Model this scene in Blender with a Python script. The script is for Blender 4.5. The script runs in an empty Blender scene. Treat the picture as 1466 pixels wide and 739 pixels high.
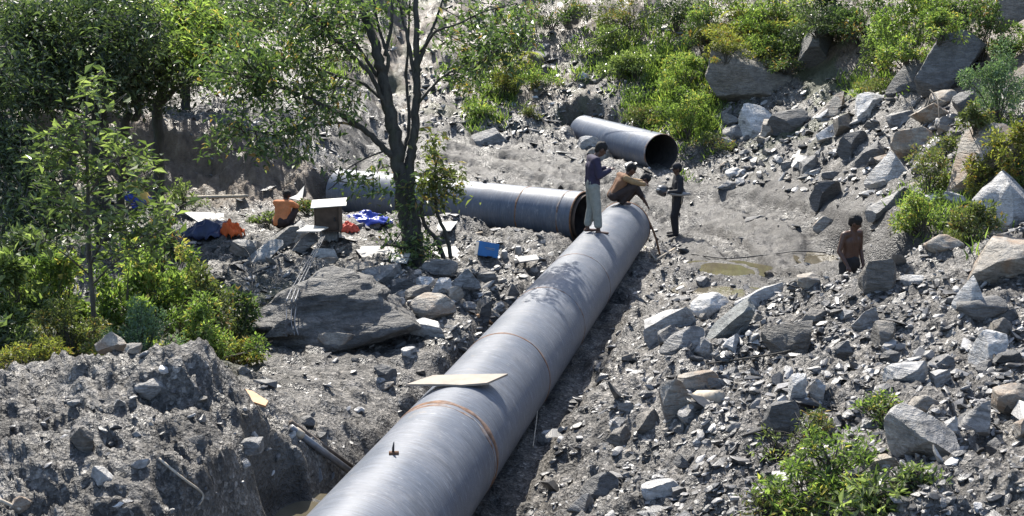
import bpy, bmesh, math, random
import numpy as np
from mathutils import Vector, Matrix, Euler

# ---------------------------------------------------------------- camera, sky, sun, exposure
SC = bpy.context.scene
COL = SC.collection
FPX, W0, H0 = 1500.0, 1466.0, 739.0
PITCH = math.radians(14.0)
CAMZ = 5.0
cam_d = bpy.data.cameras.new('camera')
cam_d.sensor_width = 36.0
cam_d.lens = 36.0 * FPX / W0
cam_d.clip_start = 0.1
cam_d.clip_end = 500.0
cam = bpy.data.objects.new('camera', cam_d)
COL.objects.link(cam)
cam.location = (0, 0, CAMZ)
cam.rotation_euler = (math.radians(90) - PITCH, 0, 0)
SC.camera = cam

SUN_EL = math.radians(48)
SUN_AZ = math.radians(-16)          # from +Y towards +X
sun_dir = Vector((math.sin(SUN_AZ) * math.cos(SUN_EL), math.cos(SUN_AZ) * math.cos(SUN_EL), math.sin(SUN_EL)))
world = bpy.data.worlds.new('World')
SC.world = world
world.use_nodes = True
wn = world.node_tree.nodes
sky = wn.new('ShaderNodeTexSky')
sky.sky_type = 'NISHITA'
sky.sun_disc = False
sky.sun_elevation = SUN_EL
sky.sun_rotation = SUN_AZ
wn['Background'].inputs['Strength'].default_value = 0.15
world.node_tree.links.new(sky.outputs[0], wn['Background'].inputs['Color'])
sl = bpy.data.lights.new('sun', 'SUN')
sl.energy = 4.8
sl.angle = math.radians(0.5)
sl.color = (1.0, 0.95, 0.86)
so = bpy.data.objects.new('sun', sl)
COL.objects.link(so)
so.location = (-8, 28, 30)
so.rotation_euler = sun_dir.to_track_quat('Z', 'Y').to_euler()
SC.view_settings.view_transform = 'Standard'
SC.view_settings.look = 'None'
SC.view_settings.gamma = 1.0
SC.view_settings.exposure = 1.0

R = random.Random(7)
RN = np.random.default_rng(11)
CP, SP = math.cos(PITCH), math.sin(PITCH)


def P(px, py, d):
    """world point seen at photo pixel (px,py) at depth d"""
    xc = (px - W0 / 2) / FPX * d
    yc = (H0 / 2 - py) / FPX * d
    return np.array([xc, d * CP + yc * SP, CAMZ - d * SP + yc * CP])


# ---------------------------------------------------------------- noise
def _h(ix, iy, iz, seed):
    h = (ix.astype(np.int64) * 374761393 + iy.astype(np.int64) * 668265263 + iz.astype(np.int64) * 2147483647 + seed * 974711) & 0xFFFFFFFF
    h = ((h ^ (h >> 13)) * 1274126177) & 0xFFFFFFFF
    h = ((h ^ (h >> 16)) * 2246822519) & 0xFFFFFFFF
    return ((h ^ (h >> 15)) & 0xFFFFFF) / float(0xFFFFFF)


def pn(x, y, seed=0):
    xi, yi = np.floor(x), np.floor(y)
    fx, fy = x - xi, y - yi
    z = np.zeros_like(xi)
    u, v = fx * fx * fx * (fx * (fx * 6 - 15) + 10), fy * fy * fy * (fy * (fy * 6 - 15) + 10)

    def g(ox, oy):
        a = _h(xi + ox, yi + oy, z, seed) * 2 * np.pi
        return np.cos(a) * (fx - ox) + np.sin(a) * (fy - oy)
    a = g(0, 0) * (1 - u) + g(1, 0) * u
    b = g(0, 1) * (1 - u) + g(1, 1) * u
    return (a * (1 - v) + b * v) * 1.5


def fbm(x, y, o=4, seed=0, gain=.5):
    r, a = 0, 1.0
    for i in range(o):
        r = r + a * pn(x, y, seed + i)
        x, y, a = x * 2.03 + 17.1, y * 2.03 - 5.3, a * gain
    return r


def vn3(p, seed=0):
    i = np.floor(p)
    f = p - i
    f = f * f * (3 - 2 * f)
    r = 0
    for ox in (0, 1):
        for oy in (0, 1):
            for oz in (0, 1):
                w = (f[:, 0] if ox else 1 - f[:, 0]) * (f[:, 1] if oy else 1 - f[:, 1]) * (f[:, 2] if oz else 1 - f[:, 2])
                r = r + w * _h(i[:, 0] + ox, i[:, 1] + oy, i[:, 2] + oz, seed)
    return r * 2 - 1


def sstep(a, b, x):
    t = np.clip((x - a) / (b - a), 0, 1)
    return t * t * (3 - 2 * t)


# ---------------------------------------------------------------- mesh and object helpers
def mkmesh(name, V, F, smooth=True, attrs=None):
    """V (n,3); F list of index arrays, each (m,k)"""
    V = np.asarray(V, dtype=np.float32)
    if isinstance(F, np.ndarray):
        F = [F]
    F = [np.asarray(f, dtype=np.int32) for f in F if len(f)]
    me = bpy.data.meshes.new(name)
    me.vertices.add(len(V))
    me.vertices.foreach_set('co', V.ravel())
    nl = sum(f.size for f in F)
    npoly = sum(len(f) for f in F)
    me.loops.add(nl)
    me.loops.foreach_set('vertex_index', np.concatenate([f.ravel() for f in F]))
    me.polygons.add(npoly)
    tot = np.concatenate([np.full(len(f), f.shape[1], np.int32) for f in F])
    st = np.concatenate([[0], np.cumsum(tot)[:-1]]).astype(np.int32)
    me.polygons.foreach_set('loop_start', st)
    me.polygons.foreach_set('loop_total', tot)
    me.polygons.foreach_set('use_smooth', np.full(npoly, smooth, dtype=bool))
    for k, v in (attrs or {}).items():
        at = me.attributes.new(k, 'FLOAT', 'POINT')
        at.data.foreach_set('value', np.asarray(v, np.float32))
    me.update(calc_edges=True)
    return me


def crisp(me, deg=24):
    me.set_sharp_from_angle(angle=math.radians(deg))
    return me


def tag(o, label=None, cat=None, group=None, kind=None):
    if label: o['label'] = label
    if cat: o['category'] = cat
    if group: o['group'] = group
    if kind: o['kind'] = kind
    return o


def link(name, me, mat=None, parent=None, loc=None):
    o = bpy.data.objects.new(name, me)
    COL.objects.link(o)
    if mat is not None and len(me.materials) == 0:
        me.materials.append(mat)
    if parent is not None: o.parent = parent
    if loc is not None: o.location = loc
    return o


def empty(name, loc, label=None, cat=None, group=None, rz=0):
    o = bpy.data.objects.new(name, None)
    COL.objects.link(o)
    o.empty_display_size = .2
    o.location = tuple(loc)
    o.rotation_euler = (0, 0, rz)
    return tag(o, label, cat, group)


class MB:
    """collects pieces of ONE mesh"""
    def __init__(s):
        s.V, s.F, s.n, s.A = [], {}, 0, []

    def add(s, V, F, a=0.0):
        V = np.asarray(V, float).reshape(-1, 3)
        for f in (F if isinstance(F, list) else [F]):
            f = np.asarray(f, int)
            if f.size: s.F.setdefault(f.shape[1], []).append(f + s.n)
        s.V.append(V)
        s.A.append(np.broadcast_to(np.asarray(a, float), (len(V),)))
        s.n += len(V)
        return s

    def tube(s, pts, rad, k=8, caps=True, a=0.0):
        return s.add(*tube(pts, rad, k, caps), a)

    def box(s, c, size, rot=None):
        c = np.array(c, float)
        v = np.array([[x, y, z] for x in (-.5, .5) for y in (-.5, .5) for z in (-.5, .5)]) * np.array(size)
        if rot is not None: v = v @ np.array(Euler(rot).to_matrix()).T
        return s.add(v + c, np.array([[0, 1, 3, 2], [4, 6, 7, 5], [0, 4, 5, 1], [2, 3, 7, 6], [0, 2, 6, 4], [1, 5, 7, 3]]))

    def build(s, name, mat, parent=None, origin=None, smooth=True, attr=None):
        V = np.concatenate(s.V)
        if origin is None and parent is None:
            origin = np.array([V[:, 0].mean(), V[:, 1].mean(), V[:, 2].min()])
        elif origin is None:
            origin = np.array(parent.location)
        me = mkmesh(name, V - origin, [np.concatenate(v) for v in s.F.values()], smooth,
                    {attr: np.concatenate(s.A)} if attr else None)
        return link(name, me, mat, parent, tuple(origin) if parent is None else None)


def tube(pts, rad, k=8, caps=True):
    pts = np.asarray(pts, float)
    n = len(pts)
    rad = np.broadcast_to(np.asarray(rad, float), (n,))
    T = np.gradient(pts, axis=0)
    T /= np.linalg.norm(T, axis=1)[:, None] + 1e-9
    up = np.array([0, 0, 1.]) if abs(T[0][2]) < .9 else np.array([1., 0, 0])
    V = []
    a = np.arange(k) / k * 2 * np.pi
    N = np.cross(T[0], up); N /= np.linalg.norm(N)
    for i in range(n):
        N = N - T[i] * (N @ T[i]); N /= np.linalg.norm(N) + 1e-9
        B = np.cross(T[i], N)
        V.append(pts[i] + rad[i] * (np.cos(a)[:, None] * N + np.sin(a)[:, None] * B))
    V = np.concatenate(V)
    F = [[i * k + j, i * k + (j + 1) % k, (i + 1) * k + (j + 1) % k, (i + 1) * k + j] for i in range(n - 1) for j in range(k)]
    F = [np.array(F)]
    if caps:
        V = np.concatenate([V, pts[:1], pts[-1:]])
        c0, c1 = n * k, n * k + 1
        F.append(np.array([[c0, (j + 1) % k, j] for j in range(k)] + [[c1, (n - 1) * k + j, (n - 1) * k + (j + 1) % k] for j in range(k)]))
    return V, F


def spline(pts, n=6):
    """Catmull-Rom through points (any dimension)"""
    p = np.asarray(pts, float)
    p = np.concatenate([[2 * p[0] - p[1]], p, [2 * p[-1] - p[-2]]])
    out = []
    for i in range(1, len(p) - 2):
        for t in np.arange(n) / n:
            a, b, c, d = p[i - 1:i + 3]
            out.append(.5 * (2 * b + (c - a) * t + (2 * a - 5 * b + 4 * c - d) * t * t + (3 * b - a - 3 * c + d) * t ** 3))
    out.append(p[-2])
    return np.array(out)


# ---------------------------------------------------------------- materials
class NT:
    def __init__(s, name):
        s.m = bpy.data.materials.new(name)
        s.m.use_nodes = True
        s.t = s.m.node_tree
        s.b = s.t.nodes['Principled BSDF']
        s.out = s.t.nodes['Material Output']
        s._co = None

    def n(s, typ, **kw):
        nd = s.t.nodes.new('ShaderNode' + typ)
        for k, v in kw.items():
            setattr(nd, k, v)
        return nd

    def set(s, sock, v):
        if hasattr(v, 'links'): s.t.links.new(v, sock)
        elif v is not None:
            sock.default_value = (*v, 1) if isinstance(v, tuple) and len(v) == 3 and sock.type == 'RGBA' else v

    @property
    def co(s):
        if s._co is None: s._co = s.n('TexCoord').outputs['Object']
        return s._co

    def pos(s):
        return s.n('NewGeometry').outputs['Position']

    def noise(s, scale, detail=4, rough=.55, co=None, dist=0):
        q = s.n('TexNoise')
        s.set(q.inputs['Vector'], co or s.co)
        q.inputs['Scale'].default_value = scale
        q.inputs['Detail'].default_value = detail
        q.inputs['Roughness'].default_value = rough
        q.inputs['Distortion'].default_value = dist
        return q.outputs['Fac']

    def vor(s, scale, co=None, feature='F1', out='Distance'):
        q = s.n('TexVoronoi', feature=feature)
        s.set(q.inputs['Vector'], co or s.co)
        q.inputs['Scale'].default_value = scale
        return q.outputs[out]

    def map(s, scale=(1, 1, 1), rot=(0, 0, 0), co=None):
        q = s.n('Mapping')
        s.set(q.inputs['Vector'], co or s.co)
        q.inputs['Scale'].default_value = scale
        q.inputs['Rotation'].default_value = rot
        return q.outputs[0]

    def ramp(s, fac, stops):
        q = s.n('ValToRGB')
        e = q.color_ramp.elements
        while len(e) < len(stops): e.new(.5)
        for i, (p, c) in enumerate(stops):
            e[i].position = p
            c = (c, c, c) if isinstance(c, (int, float)) else c
            e[i].color = (*c, 1)
        s.set(q.inputs[0], fac)
        return q.outputs[0]

    def mix(s, fac, a, b, mode='MIX'):
        q = s.n('Mix', data_type='RGBA', blend_type=mode)
        s.set(q.inputs[0], fac); s.set(q.inputs[6], a); s.set(q.inputs[7], b)
        return q.outputs[2]

    def math(s, op, a, b=None, clamp=False):
        q = s.n('Math', operation=op, use_clamp=clamp)
        s.set(q.inputs[0], a)
        if b is not None: s.set(q.inputs[1], b)
        return q.outputs[0]

    def attr(s, name):
        return s.n('Attribute', attribute_name=name).outputs['Fac']

    def rnd(s):
        return s.n('ObjectInfo').outputs['Random']

    def bump(s, h, strength=.5, dist=.02, prev=None):
        q = s.n('Bump')
        q.inputs['Strength'].default_value = strength
        q.inputs['Distance'].default_value = dist
        s.set(q.inputs['Height'], h)
        if prev is not None: s.t.links.new(prev, q.inputs['Normal'])
        return q.outputs[0]

    def done(s, color=None, rough=None, normal=None, metal=None, spec=None):
        s.set(s.b.inputs['Base Color'], color)
        s.set(s.b.inputs['Roughness'], rough)
        if normal is not None: s.t.links.new(normal, s.b.inputs['Normal'])
        if metal is not None: s.set(s.b.inputs['Metallic'], metal)
        if spec is not None: s.b.inputs['Specular IOR Level'].default_value = spec
        return s.m


def plain(name, c, rough=.7, var=.25, scale=12, metal=0.0, bump=.15):
    t = NT(name)
    f = t.noise(scale, 5, .6)
    d = tuple(x * (1 - var) for x in c)
    l = tuple(min(1, x * (1 + var)) for x in c)
    return t.done(t.ramp(f, [(.3, d), (.7, l)]), rough, t.bump(f, bump, .01), metal)


def m_ground():
    t = NT('schist_mud')
    co = t.pos()
    road, soil, moss = t.attr('road'), t.attr('soil'), t.attr('moss')
    big = t.noise(.9, 5, .6, co)
    mid = t.noise(6, 5, .65, co)
    fin = t.noise(45, 4, .7, co)
    cell = t.vor(26, co, out='Color')
    cell2 = t.vor(60, co, out='Color')
    g1 = t.ramp(big, [(.3, (.062, .056, .049)), (.7, (.21, .193, .171))])
    g2 = t.ramp(mid, [(.32, .42), (.62, 1.1)])
    c = t.mix(.8, g1, g2, 'MULTIPLY')
    bw = t.n('RGBToBW'); t.set(bw.inputs[0], cell)
    bw2 = t.n('RGBToBW'); t.set(bw2.inputs[0], cell2)
    c = t.mix(.75, c, t.ramp(bw.outputs[0], [(.25, .5), (.6, .95), (.8, 1.7), (.9, 2.6)]), 'MULTIPLY')
    c = t.mix(.6, c, t.ramp(bw2.outputs[0], [(.3, .5), (.7, 1.4)]), 'MULTIPLY')
    rd = t.ramp(t.noise(1.6, 6, .68, co, .4), [(.36, (.034, .031, .027)), (.5, (.068, .062, .055)), (.64, (.125, .116, .103))])
    rd = t.mix(.55, rd, t.ramp(t.noise(14, 5, .7, co), [(.38, .55), (.62, 1.25)]), 'MULTIPLY')
    c = t.mix(t.math('MULTIPLY', road, .9), c, rd)
    br = t.ramp(t.noise(5, 6, .65, t.map((1, 1, .3), co=co)), [(.3, (.065, .046, .032)), (.55, (.155, .115, .08)), (.75, (.25, .195, .14))])
    c = t.mix(soil, c, br)
    mo = t.ramp(fin, [(.35, (.03, .04, .015)), (.7, (.10, .11, .045))])
    c = t.mix(moss, c, mo)
    h = t.math('ADD', t.math('MULTIPLY', t.vor(26, co), .5), t.math('ADD', t.math('MULTIPLY', mid, 1.2), t.math('MULTIPLY', fin, .35)))
    nrm = t.bump(h, .8, .045)
    nrm = t.bump(t.math('ADD', t.vor(60, co), fin), .55, .014, nrm)
    rough = t.ramp(t.noise(1.3, 5, .65, co), [(.40, .34), (.58, .66)])
    return t.done(c, rough, nrm, spec=.38)


def m_rock(name, lo, hi, stain=None, rough=.62, fol=1.0):
    t = NT(name)
    rn = t.rnd()
    q = t.n('Mapping')
    t.set(q.inputs['Vector'], t.pos())
    cb = t.n('CombineXYZ')
    for i in range(3): t.set(cb.inputs[i], t.math('MULTIPLY', rn, 7.0 + 3 * i))
    t.set(q.inputs['Rotation'], cb.outputs[0])
    q.inputs['Scale'].default_value = (1, 1, 4)
    strat = t.noise(5, 6, .65, q.outputs[0], .6)
    sp = t.noise(30, 4, .7, t.pos())
    blot = t.noise(2.6, 5, .6, t.pos())
    c = t.ramp(strat, [(.28, lo), (.5, tuple((a + b) / 2 for a, b in zip(lo, hi))), (.72, hi)])
    c = t.mix(.6, c, t.ramp(blot, [(.33, .55), (.65, 1.2)]), 'MULTIPLY')
    c = t.mix(.55, c, t.ramp(sp, [(.35, .55), (.62, 1.25)]), 'MULTIPLY')
    c = t.mix(.6, c, t.ramp(rn, [(0, .62), (.5, .95), (1, 1.3)]), 'MULTIPLY')
    if stain:
        c = t.mix(t.ramp(t.noise(3.5, 5, .6, t.pos(), .4), [(.48, 0.0), (.62, .85)]), c, stain)
    # mud splashed on the stones
    c = t.mix(t.ramp(t.noise(4.3, 6, .7, t.pos(), .3), [(.55, 0.0), (.68, .75)]), c, (.075, .071, .066))
    hh = t.math('ADD', t.math('MULTIPLY', strat, fol), t.math('MULTIPLY', sp, .35))
    return t.done(c, rough, t.bump(hh, .9, .06), spec=.5)


def m_leaf(name, dark, mid, lite, extra=None, gloss=.45, transl=.35):
    """dark/mid/lite by the leaf's own tint; extra = rare colour for the top of the range"""
    t = NT(name)
    a = t.attr('tint')
    stops = [(0, dark), (.45, mid), (.86, lite)] + ([(.955, extra)] if extra else [])
    c = t.ramp(a, stops)
    t.done(c, gloss, spec=.4)
    tr = t.n('BsdfTranslucent')
    tc = t.mix(1.0, c, (1.7, 2.0, .95), 'MULTIPLY')
    t.set(tr.inputs['Color'], tc)
    ms = t.n('MixShader')
    ms.inputs[0].default_value = transl
    t.t.links.new(t.b.outputs[0], ms.inputs[1])
    t.t.links.new(tr.outputs[0], ms.inputs[2])
    t.t.links.new(ms.outputs[0], t.out.inputs[0])
    return t.m


def m_bark(name, lo=(.018, .016, .013), hi=(.075, .068, .055), moss=.35):
    t = NT(name)
    f = t.noise(14, 6, .7, t.map((1, 1, .25)))
    c = t.ramp(f, [(.3, lo), (.7, hi)])
    c = t.mix(t.ramp(t.noise(5, 4, .6), [(.5, 0.0), (.7, moss)]), c, (.05, .065, .025))
    return t.done(c, .85, t.bump(f, .8, .03))


def m_pipe(name, base=(.096, .110, .135), dust=.42, drips=0.0):
    """painted rolled steel: hoop-wise brush streaks, dust; the pipe axis is local X"""
    t = NT(name)
    hoop = t.noise(7, 6, .65, t.map((9, .55, .55)))
    fine = t.noise(26, 5, .7, t.map((6, .5, .5)))
    blot = t.noise(1.7, 5, .62, dist=.5)
    scr = t.noise(9, 4, .7, t.map((3.0, .5, .5), (0, .25, .4)))
    c = t.ramp(hoop, [(.3, tuple(x * .62 for x in base)), (.7, tuple(x * 1.45 for x in base))])
    dm = t.math('MULTIPLY', t.ramp(blot, [(.4, .12), (.66, 1.0)]), t.ramp(fine, [(.42, .1), (.68, 1.0)]))
    c = t.mix(t.math('MULTIPLY', dm, dust), c, (.36, .34, .33))
    c = t.mix(t.math('MULTIPLY', t.ramp(scr, [(.62, 0.0), (.68, 1.0)]), .38), c, (.38, .39, .41))
    c = t.mix(t.ramp(t.noise(3.2, 6, .75), [(.60, 0.0), (.72, .7)]), c, (.25, .21, .17))
    c = t.mix(t.ramp(t.noise(5, 6, .8, t.map((2.2, .7, .7), (.3, .1, .2)), .8), [(.57, 0.0), (.72, .45)]), c, (.38, .385, .39))
    c = t.mix(t.ramp(t.noise(2.4, 5, .7, t.map((1.5, .6, .6), (.1, .3, .7)), .6), [(.30, .5), (.42, 0.0)]), c, (.07, .078, .092))
    if drips:
        sx = t.n('SeparateXYZ'); t.set(sx.inputs[0], t.co)
        dr = t.noise(16, 3, .6, t.map((1.4, .12, .12)))
        zr = t.ramp(t.math('ADD', t.math('MULTIPLY', sx.outputs[2], .8), .5), [(.25, .9), (.62, 0.0)])
        c = t.mix(t.math('MULTIPLY', t.ramp(dr, [(.45, 0.0), (.6, 1.0)]), t.math('MULTIPLY', zr, drips)), c, (.20, .185, .165))
    rg = t.ramp(blot, [(.35, .42), (.7, .62)])
    return t.done(c, rg, t.bump(t.math('ADD', hoop, fine), .18, .012), .0, spec=.42)


def m_rust(name, mixin=0.0, strong=1.0):
    t = NT(name)
    f = t.noise(14, 6, .7)
    c = t.ramp(f, [(.3, (.05, .024, .012)), (.52, (.17, .078, .032)), (.72, (.28, .15, .075))])
    if mixin:
        c = t.mix(t.ramp(t.noise(3.5, 5, .65), [(.42, 0.0), (.6, mixin)]), c, (.22, .225, .23))
    return t.done(c, .8, t.bump(f, .5, .012))


def m_water(name):
    t = NT(name)
    t.done(t.ramp(t.noise(3, 3), [(.35, (.085, .073, .05)), (.65, (.125, .108, .075))]), .03, t.bump(t.noise(14, 2), .04, .01), spec=.6)
    return t.m


M = dict(
    ground=m_ground(),
    grey=m_rock('grey_schist', (.11, .103, .094), (.37, .352, .327)),
    pale=m_rock('pale_quartzite', (.32, .305, .282), (.70, .672, .63)),
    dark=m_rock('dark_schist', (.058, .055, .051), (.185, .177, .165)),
    tan=m_rock('tan_gneiss', (.19, .165, .133), (.46, .41, .34), (.26, .175, .11)),
    brown=m_rock('brown_gneiss', (.085, .075, .062), (.25, .222, .186)),
    giant=m_rock('giant_boulder_stone', (.042, .039, .035), (.175, .162, .145), (.055, .051, .046), fol=1.2),
    green=m_rock('greenish_slate', (.10, .106, .10), (.27, .282, .268), fol=.6),
    leaf_tree=m_leaf('tree_leaf', (.032, .050, .022), (.078, .112, .044), (.165, .205, .088), (.26, .15, .06), transl=.38),
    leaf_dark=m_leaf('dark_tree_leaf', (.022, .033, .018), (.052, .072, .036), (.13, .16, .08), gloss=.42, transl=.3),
    leaf_sap=m_leaf('sapling_leaf', (.052, .072, .030), (.12, .15, .06), (.26, .285, .14), gloss=.26, transl=.42),
    leaf_bright=m_leaf('bright_leaf', (.06, .088, .028), (.14, .185, .06), (.25, .30, .11), (.34, .27, .10), transl=.5),
    leaf_yellow=m_leaf('yellow_leaf', (.075, .08, .024), (.17, .17, .05), (.28, .26, .085), (.28, .15, .05), transl=.46),
    leaf_blue=m_leaf('bluish_leaf', (.05, .08, .05), (.11, .16, .095), (.19, .25, .155), transl=.35),
    leaf_olive=m_leaf('olive_leaf', (.06, .07, .026), (.12, .135, .05), (.20, .21, .085), (.26, .16, .07), transl=.36),
    bark=m_bark('dark_bark'),
    twig=m_bark('twig_bark', (.03, .026, .02), (.11, .095, .075), .2),
    pipe=m_pipe('pipe_paint'),
    pipe_dark=m_pipe('pipe_paint_wet', (.062, .085, .125), .35, .9),
    pipe_side=m_pipe('pipe_paint_dusty', (.085, .103, .136), .34, .4),
    rust=m_rust('rust'),
    rust_band=m_rust('rust_band', .35),
    rust_faint=m_rust('rust_faint', .97),
    water=m_water('muddy_water'),
    inside=plain('pipe_inside', (.05, .045, .042), .8, .4, 6),
    ply=plain('weathered_plywood', (.31, .26, .205), .75, .15, 9),
    wood_orange=plain('fresh_wood', (.45, .25, .12), .7, .3, 10),
    wood=plain('pale_wood', (.40, .34, .26), .8, .3, 14),
    wood_dark=plain('dark_wood', (.09, .07, .055), .85, .4, 12),
    sheet_white=plain('white_sheet', (.42, .41, .385), .6, .12, 5),
    sheet_grey=plain('grey_sheet', (.28, .27, .255), .7, .15, 6),
    boxrust=plain('rusty_box', (.075, .05, .035), .75, .45, 7),
    black=plain('black_rubber', (.02, .02, .021), .55, .3, 20),
    wire=plain('grey_wire', (.20, .20, .205), .4, .2, 20),
    tarp_navy=plain('navy_tarp', (.028, .036, .085), .45, .4, 5),
    tarp_blue=plain('blue_tarp', (.03, .055, .33), .35, .4, 5),
    orange=plain('orange_cloth', (.70, .12, .02), .7, .15, 8),
    red=plain('red_cloth', (.62, .10, .06), .7, .2, 8),
    white=plain('white_sack', (.50, .49, .46), .7, .12, 9),
    bluebox=plain('blue_plastic', (.012, .14, .38), .35, .12, 6),
    yellow=plain('yellow_cloth', (.62, .42, .10), .7, .2, 8),
    skin=plain('skin', (.085, .042, .027), .5, .15, 14, bump=.05),
    hair=plain('black_hair', (.010, .008, .007), .8, .4, 60),
    purple=plain('purple_shirt', (.030, .024, .052), .85, .25, 14),
    greytrouser=plain('grey_trousers', (.24, .25, .225), .85, .15, 14),
    brownshirt=plain('brown_shirt', (.17, .085, .042), .85, .3, 8),
    tanshirt=plain('tan_shirt', (.30, .195, .095), .85, .25, 10),
    blackcloth=plain('black_cloth', (.014, .014, .016), .8, .4, 12),
    darkcloth=plain('dark_brown_cloth', (.035, .022, .018), .85, .3, 12),
    orangeshirt=plain('orange_shirt', (.62, .22, .08), .8, .2, 10),
    steel=plain('grey_steel', (.17, .17, .175), .35, .3, 14, .3),
    hood=plain('hood_shell', (.055, .056, .06), .38, .4, 9),
    eye=plain('eye', (.02, .02, .02), .2, .1, 5),
)

# ---------------------------------------------------------------- the pipes' axes (needed by the terrain)
PR = 0.55
MA, MBp = P(566, 739, 9.0), P(893, 326, 21.9)          # the long pipe: at the bottom of the picture, at its far end
MDIR = (MBp - MA) / np.linalg.norm(MBp - MA)
M0 = MA - MDIR * 4.6                                     # its near end lies below the camera
S1, S0 = P(836, 312, 22.1), P(489, 274, 26.0)            # the side pipe: right end, left end
T1, T0 = P(947, 219, 30.5), P(836, 189, 35.2)            # the loose pipe on the far road

# ---------------------------------------------------------------- terrain
CTRL = [  # photo pixel and depth
    (760, 720, 9.9), (900, 720, 8.9), (1100, 720, 7.3), (1300, 720, 6.6), (1466, 720, 6.2), (1650, 720, 6.0),
    (900, 600, 10.7), (1100, 600, 9.2), (1300, 600, 8.4), (1466, 600, 7.8), (1650, 600, 7.4),
    (950, 500, 13), (1100, 500, 12), (1300, 500, 10.8), (1466, 500, 10),
    (1000, 432, 15.5), (1120, 412, 14.8), (1222, 400, 13.8), (1350, 366, 13.2), (1466, 352, 12.8), (1650, 330, 12.4),
    (1300, 330, 17.5), (1250, 300, 20), (1150, 330, 22), (1100, 300, 25), (1000, 300, 26.5), (950, 340, 24.4),
    (1180, 375, 20.3), (1035, 385, 19.8), (1030, 418, 17.8), (960, 400, 19.0),
    (1200, 230, 25), (1300, 230, 22), (1400, 230, 19.5), (1466, 230, 18), (1466, 300, 15.5), (1600, 250, 15.5),
    (1100, 230, 28.5), (1000, 230, 30.5), (930, 250, 29.8), (870, 237, 30.8), (850, 205, 33.5),
    (1200, 150, 28.5), (1300, 150, 26), (1400, 150, 23), (1466, 150, 21), (1600, 150, 18), 
    (1060, 196, 31.4), (1060, 128, 33.4), (1135, 172, 30.6), (1135, 105, 32.6),
    (1200, 60, 32), (1350, 60, 29), (1466, 60, 25), (1080, 60, 35), (1600, 60, 22),
    (1100, -150, 40), (1466, -150, 33), (1700, -150, 28), (733, -150, 46), (300, -150, 48), (0, -150, 48), (-300, -150, 46),
    (700, 205, 33), (650, 130, 37), (800, 130, 36.4), (950, 150, 34.5), (700, 60, 40), (850, 60, 39.5), (960, 60, 37.5),
    (600, 0, 43), (800, 0, 42), (1000, 0, 39.5), (780, 240, 29.5), (700, 235, 30),
    (620, 215, 31), (470, 300, 25),
    (250, 320, 21.5), (400, 320, 21.5), (550, 330, 21), (650, 350, 20.5), (740, 372, 19.5), (800, 330, 22),
    (640, 400, 16.5), (690, 470, 14), (600, 430, 15.2), (350, 495, 13.5), (560, 490, 14), (480, 485, 13.8),
    (540, 530, 12.4), (450, 560, 11.3), (400, 600, 10.3), (480, 640, 10.0), (430, 735, 9.0), (395, 690, 8.6), (385, 739, 8.3), (370, 370, 17), (400, 360, 18),
    (-200, 630, 8.2), (0, 598, 8.5), (80, 578, 8.6), (150, 516, 8.8), (220, 500, 8.9), (290, 502, 9.0), (335, 560, 9.2), (412, 640, 9.0), (465, 690, 9.25),
    (0, 640, 7.6), (200, 640, 7.9), (350, 690, 8.2), (0, 739, 7), (200, 739, 7.2), (330, 739, 7.8), (-200, 700, 7.2),
]
STEP = [(-40, 27.5, 1.5), (-14, 27.2, 1.5)] + [(*P(a, b, c)[:2], s) for a, b, c, s in
        [(200, 165, 26.6, 1.5), (330, 180, 26.6, 1.45), (400, 190, 26.6, 1.25), (450, 218, 26.4, .7), (490, 242, 26.2, 0.0)]] + [(60, 26, 0.0)]
STX = np.array([s[0] for s in STEP]); STY = np.array([s[1] for s in STEP]); STH = np.array([s[2] for s in STEP])
BENCH = [(500, 200, 30), (400, 182, 28.5), (300, 173, 27.6), (230, 163, 27.2), (100, 150, 27.5), (0, 150, 27.5), (400, 130, 33), (300, 130, 33),
         (100, 120, 33), (400, 60, 38), (200, 60, 37), (0, 60, 37), (-250, 100, 34), (300, 287, 25.2), (220, 290, 24.6), (420, 286, 25.6)]


def step_h(x, y):
    e = np.interp(x, STX, STY) + .55 * pn(x * .55, y * .2, 77) + .3 * pn(x * 1.7, y * 1.1, 78)
    s = np.interp(x, STX, STH)
    return s * (.35 * sstep(-1.9, -.5, y - e) + .65 * sstep(-.85, .1, y - e))


cp = [P(*c) for c in CTRL]
for c in BENCH:
    p = P(*c)
    p[2] -= float(np.interp(p[0], STX, STH)) * (1.0 if c not in BENCH[-3:] else 0.0)
    cp.append(p)
for t in np.linspace(-.3, 1.04, 9):
    q = MA + (MBp - MA) * t
    cp.append(q - np.array([0, 0, .50]))
cp += [np.array(q, float) for q in [
    (5.3, 15.6, .1), (6.4, 16.6, .1), (8.8, 16.2, .5), (12, 15, 1.0), (4.6, 17.4, 0.0), (14, 20, 4), (20, 20, 7), (16, 10, 4), (22, 0, 6), (14, 4, 3.4),
    (-5, 10.4, 1.2), (-3.6, 10.5, 1.05), (-6.5, 13, .9), (-4, 13, .75), (-8, 16, .6), (-8, 20, .5), (-5.2, 17, .45), (-12, 20, .7), (-12, 14, 1.0), (-10, 9, 1.8),
    (0, -2, 3.3), (4, 1, 2.9), (-4, 1, 2.6), (-10, 0, 2.5), (8, 0, 3.3), (0, -12, 4), (-20, -10, 3), (20, -12, 6),
    (-20, 24, 1.2), (-30, 10, 2), (-30, 35, 4), (-30, 60, 14), (0, 62, 20), (25, 55, 20), (35, 30, 16), (40, 5, 12), (0, 90, 38), (-50, 90, 32), (50, 90, 40), (-80, 20, 10), (80, 20, 30),
    (-80, -60, 4), (80, -60, 14), (0, -80, 4)]]
cp = np.array(cp)
_D = np.linalg.norm(cp[:, None, :2] - cp[None, :, :2], axis=2)
_n = len(cp)
_A = np.zeros((_n + 3, _n + 3))
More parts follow.
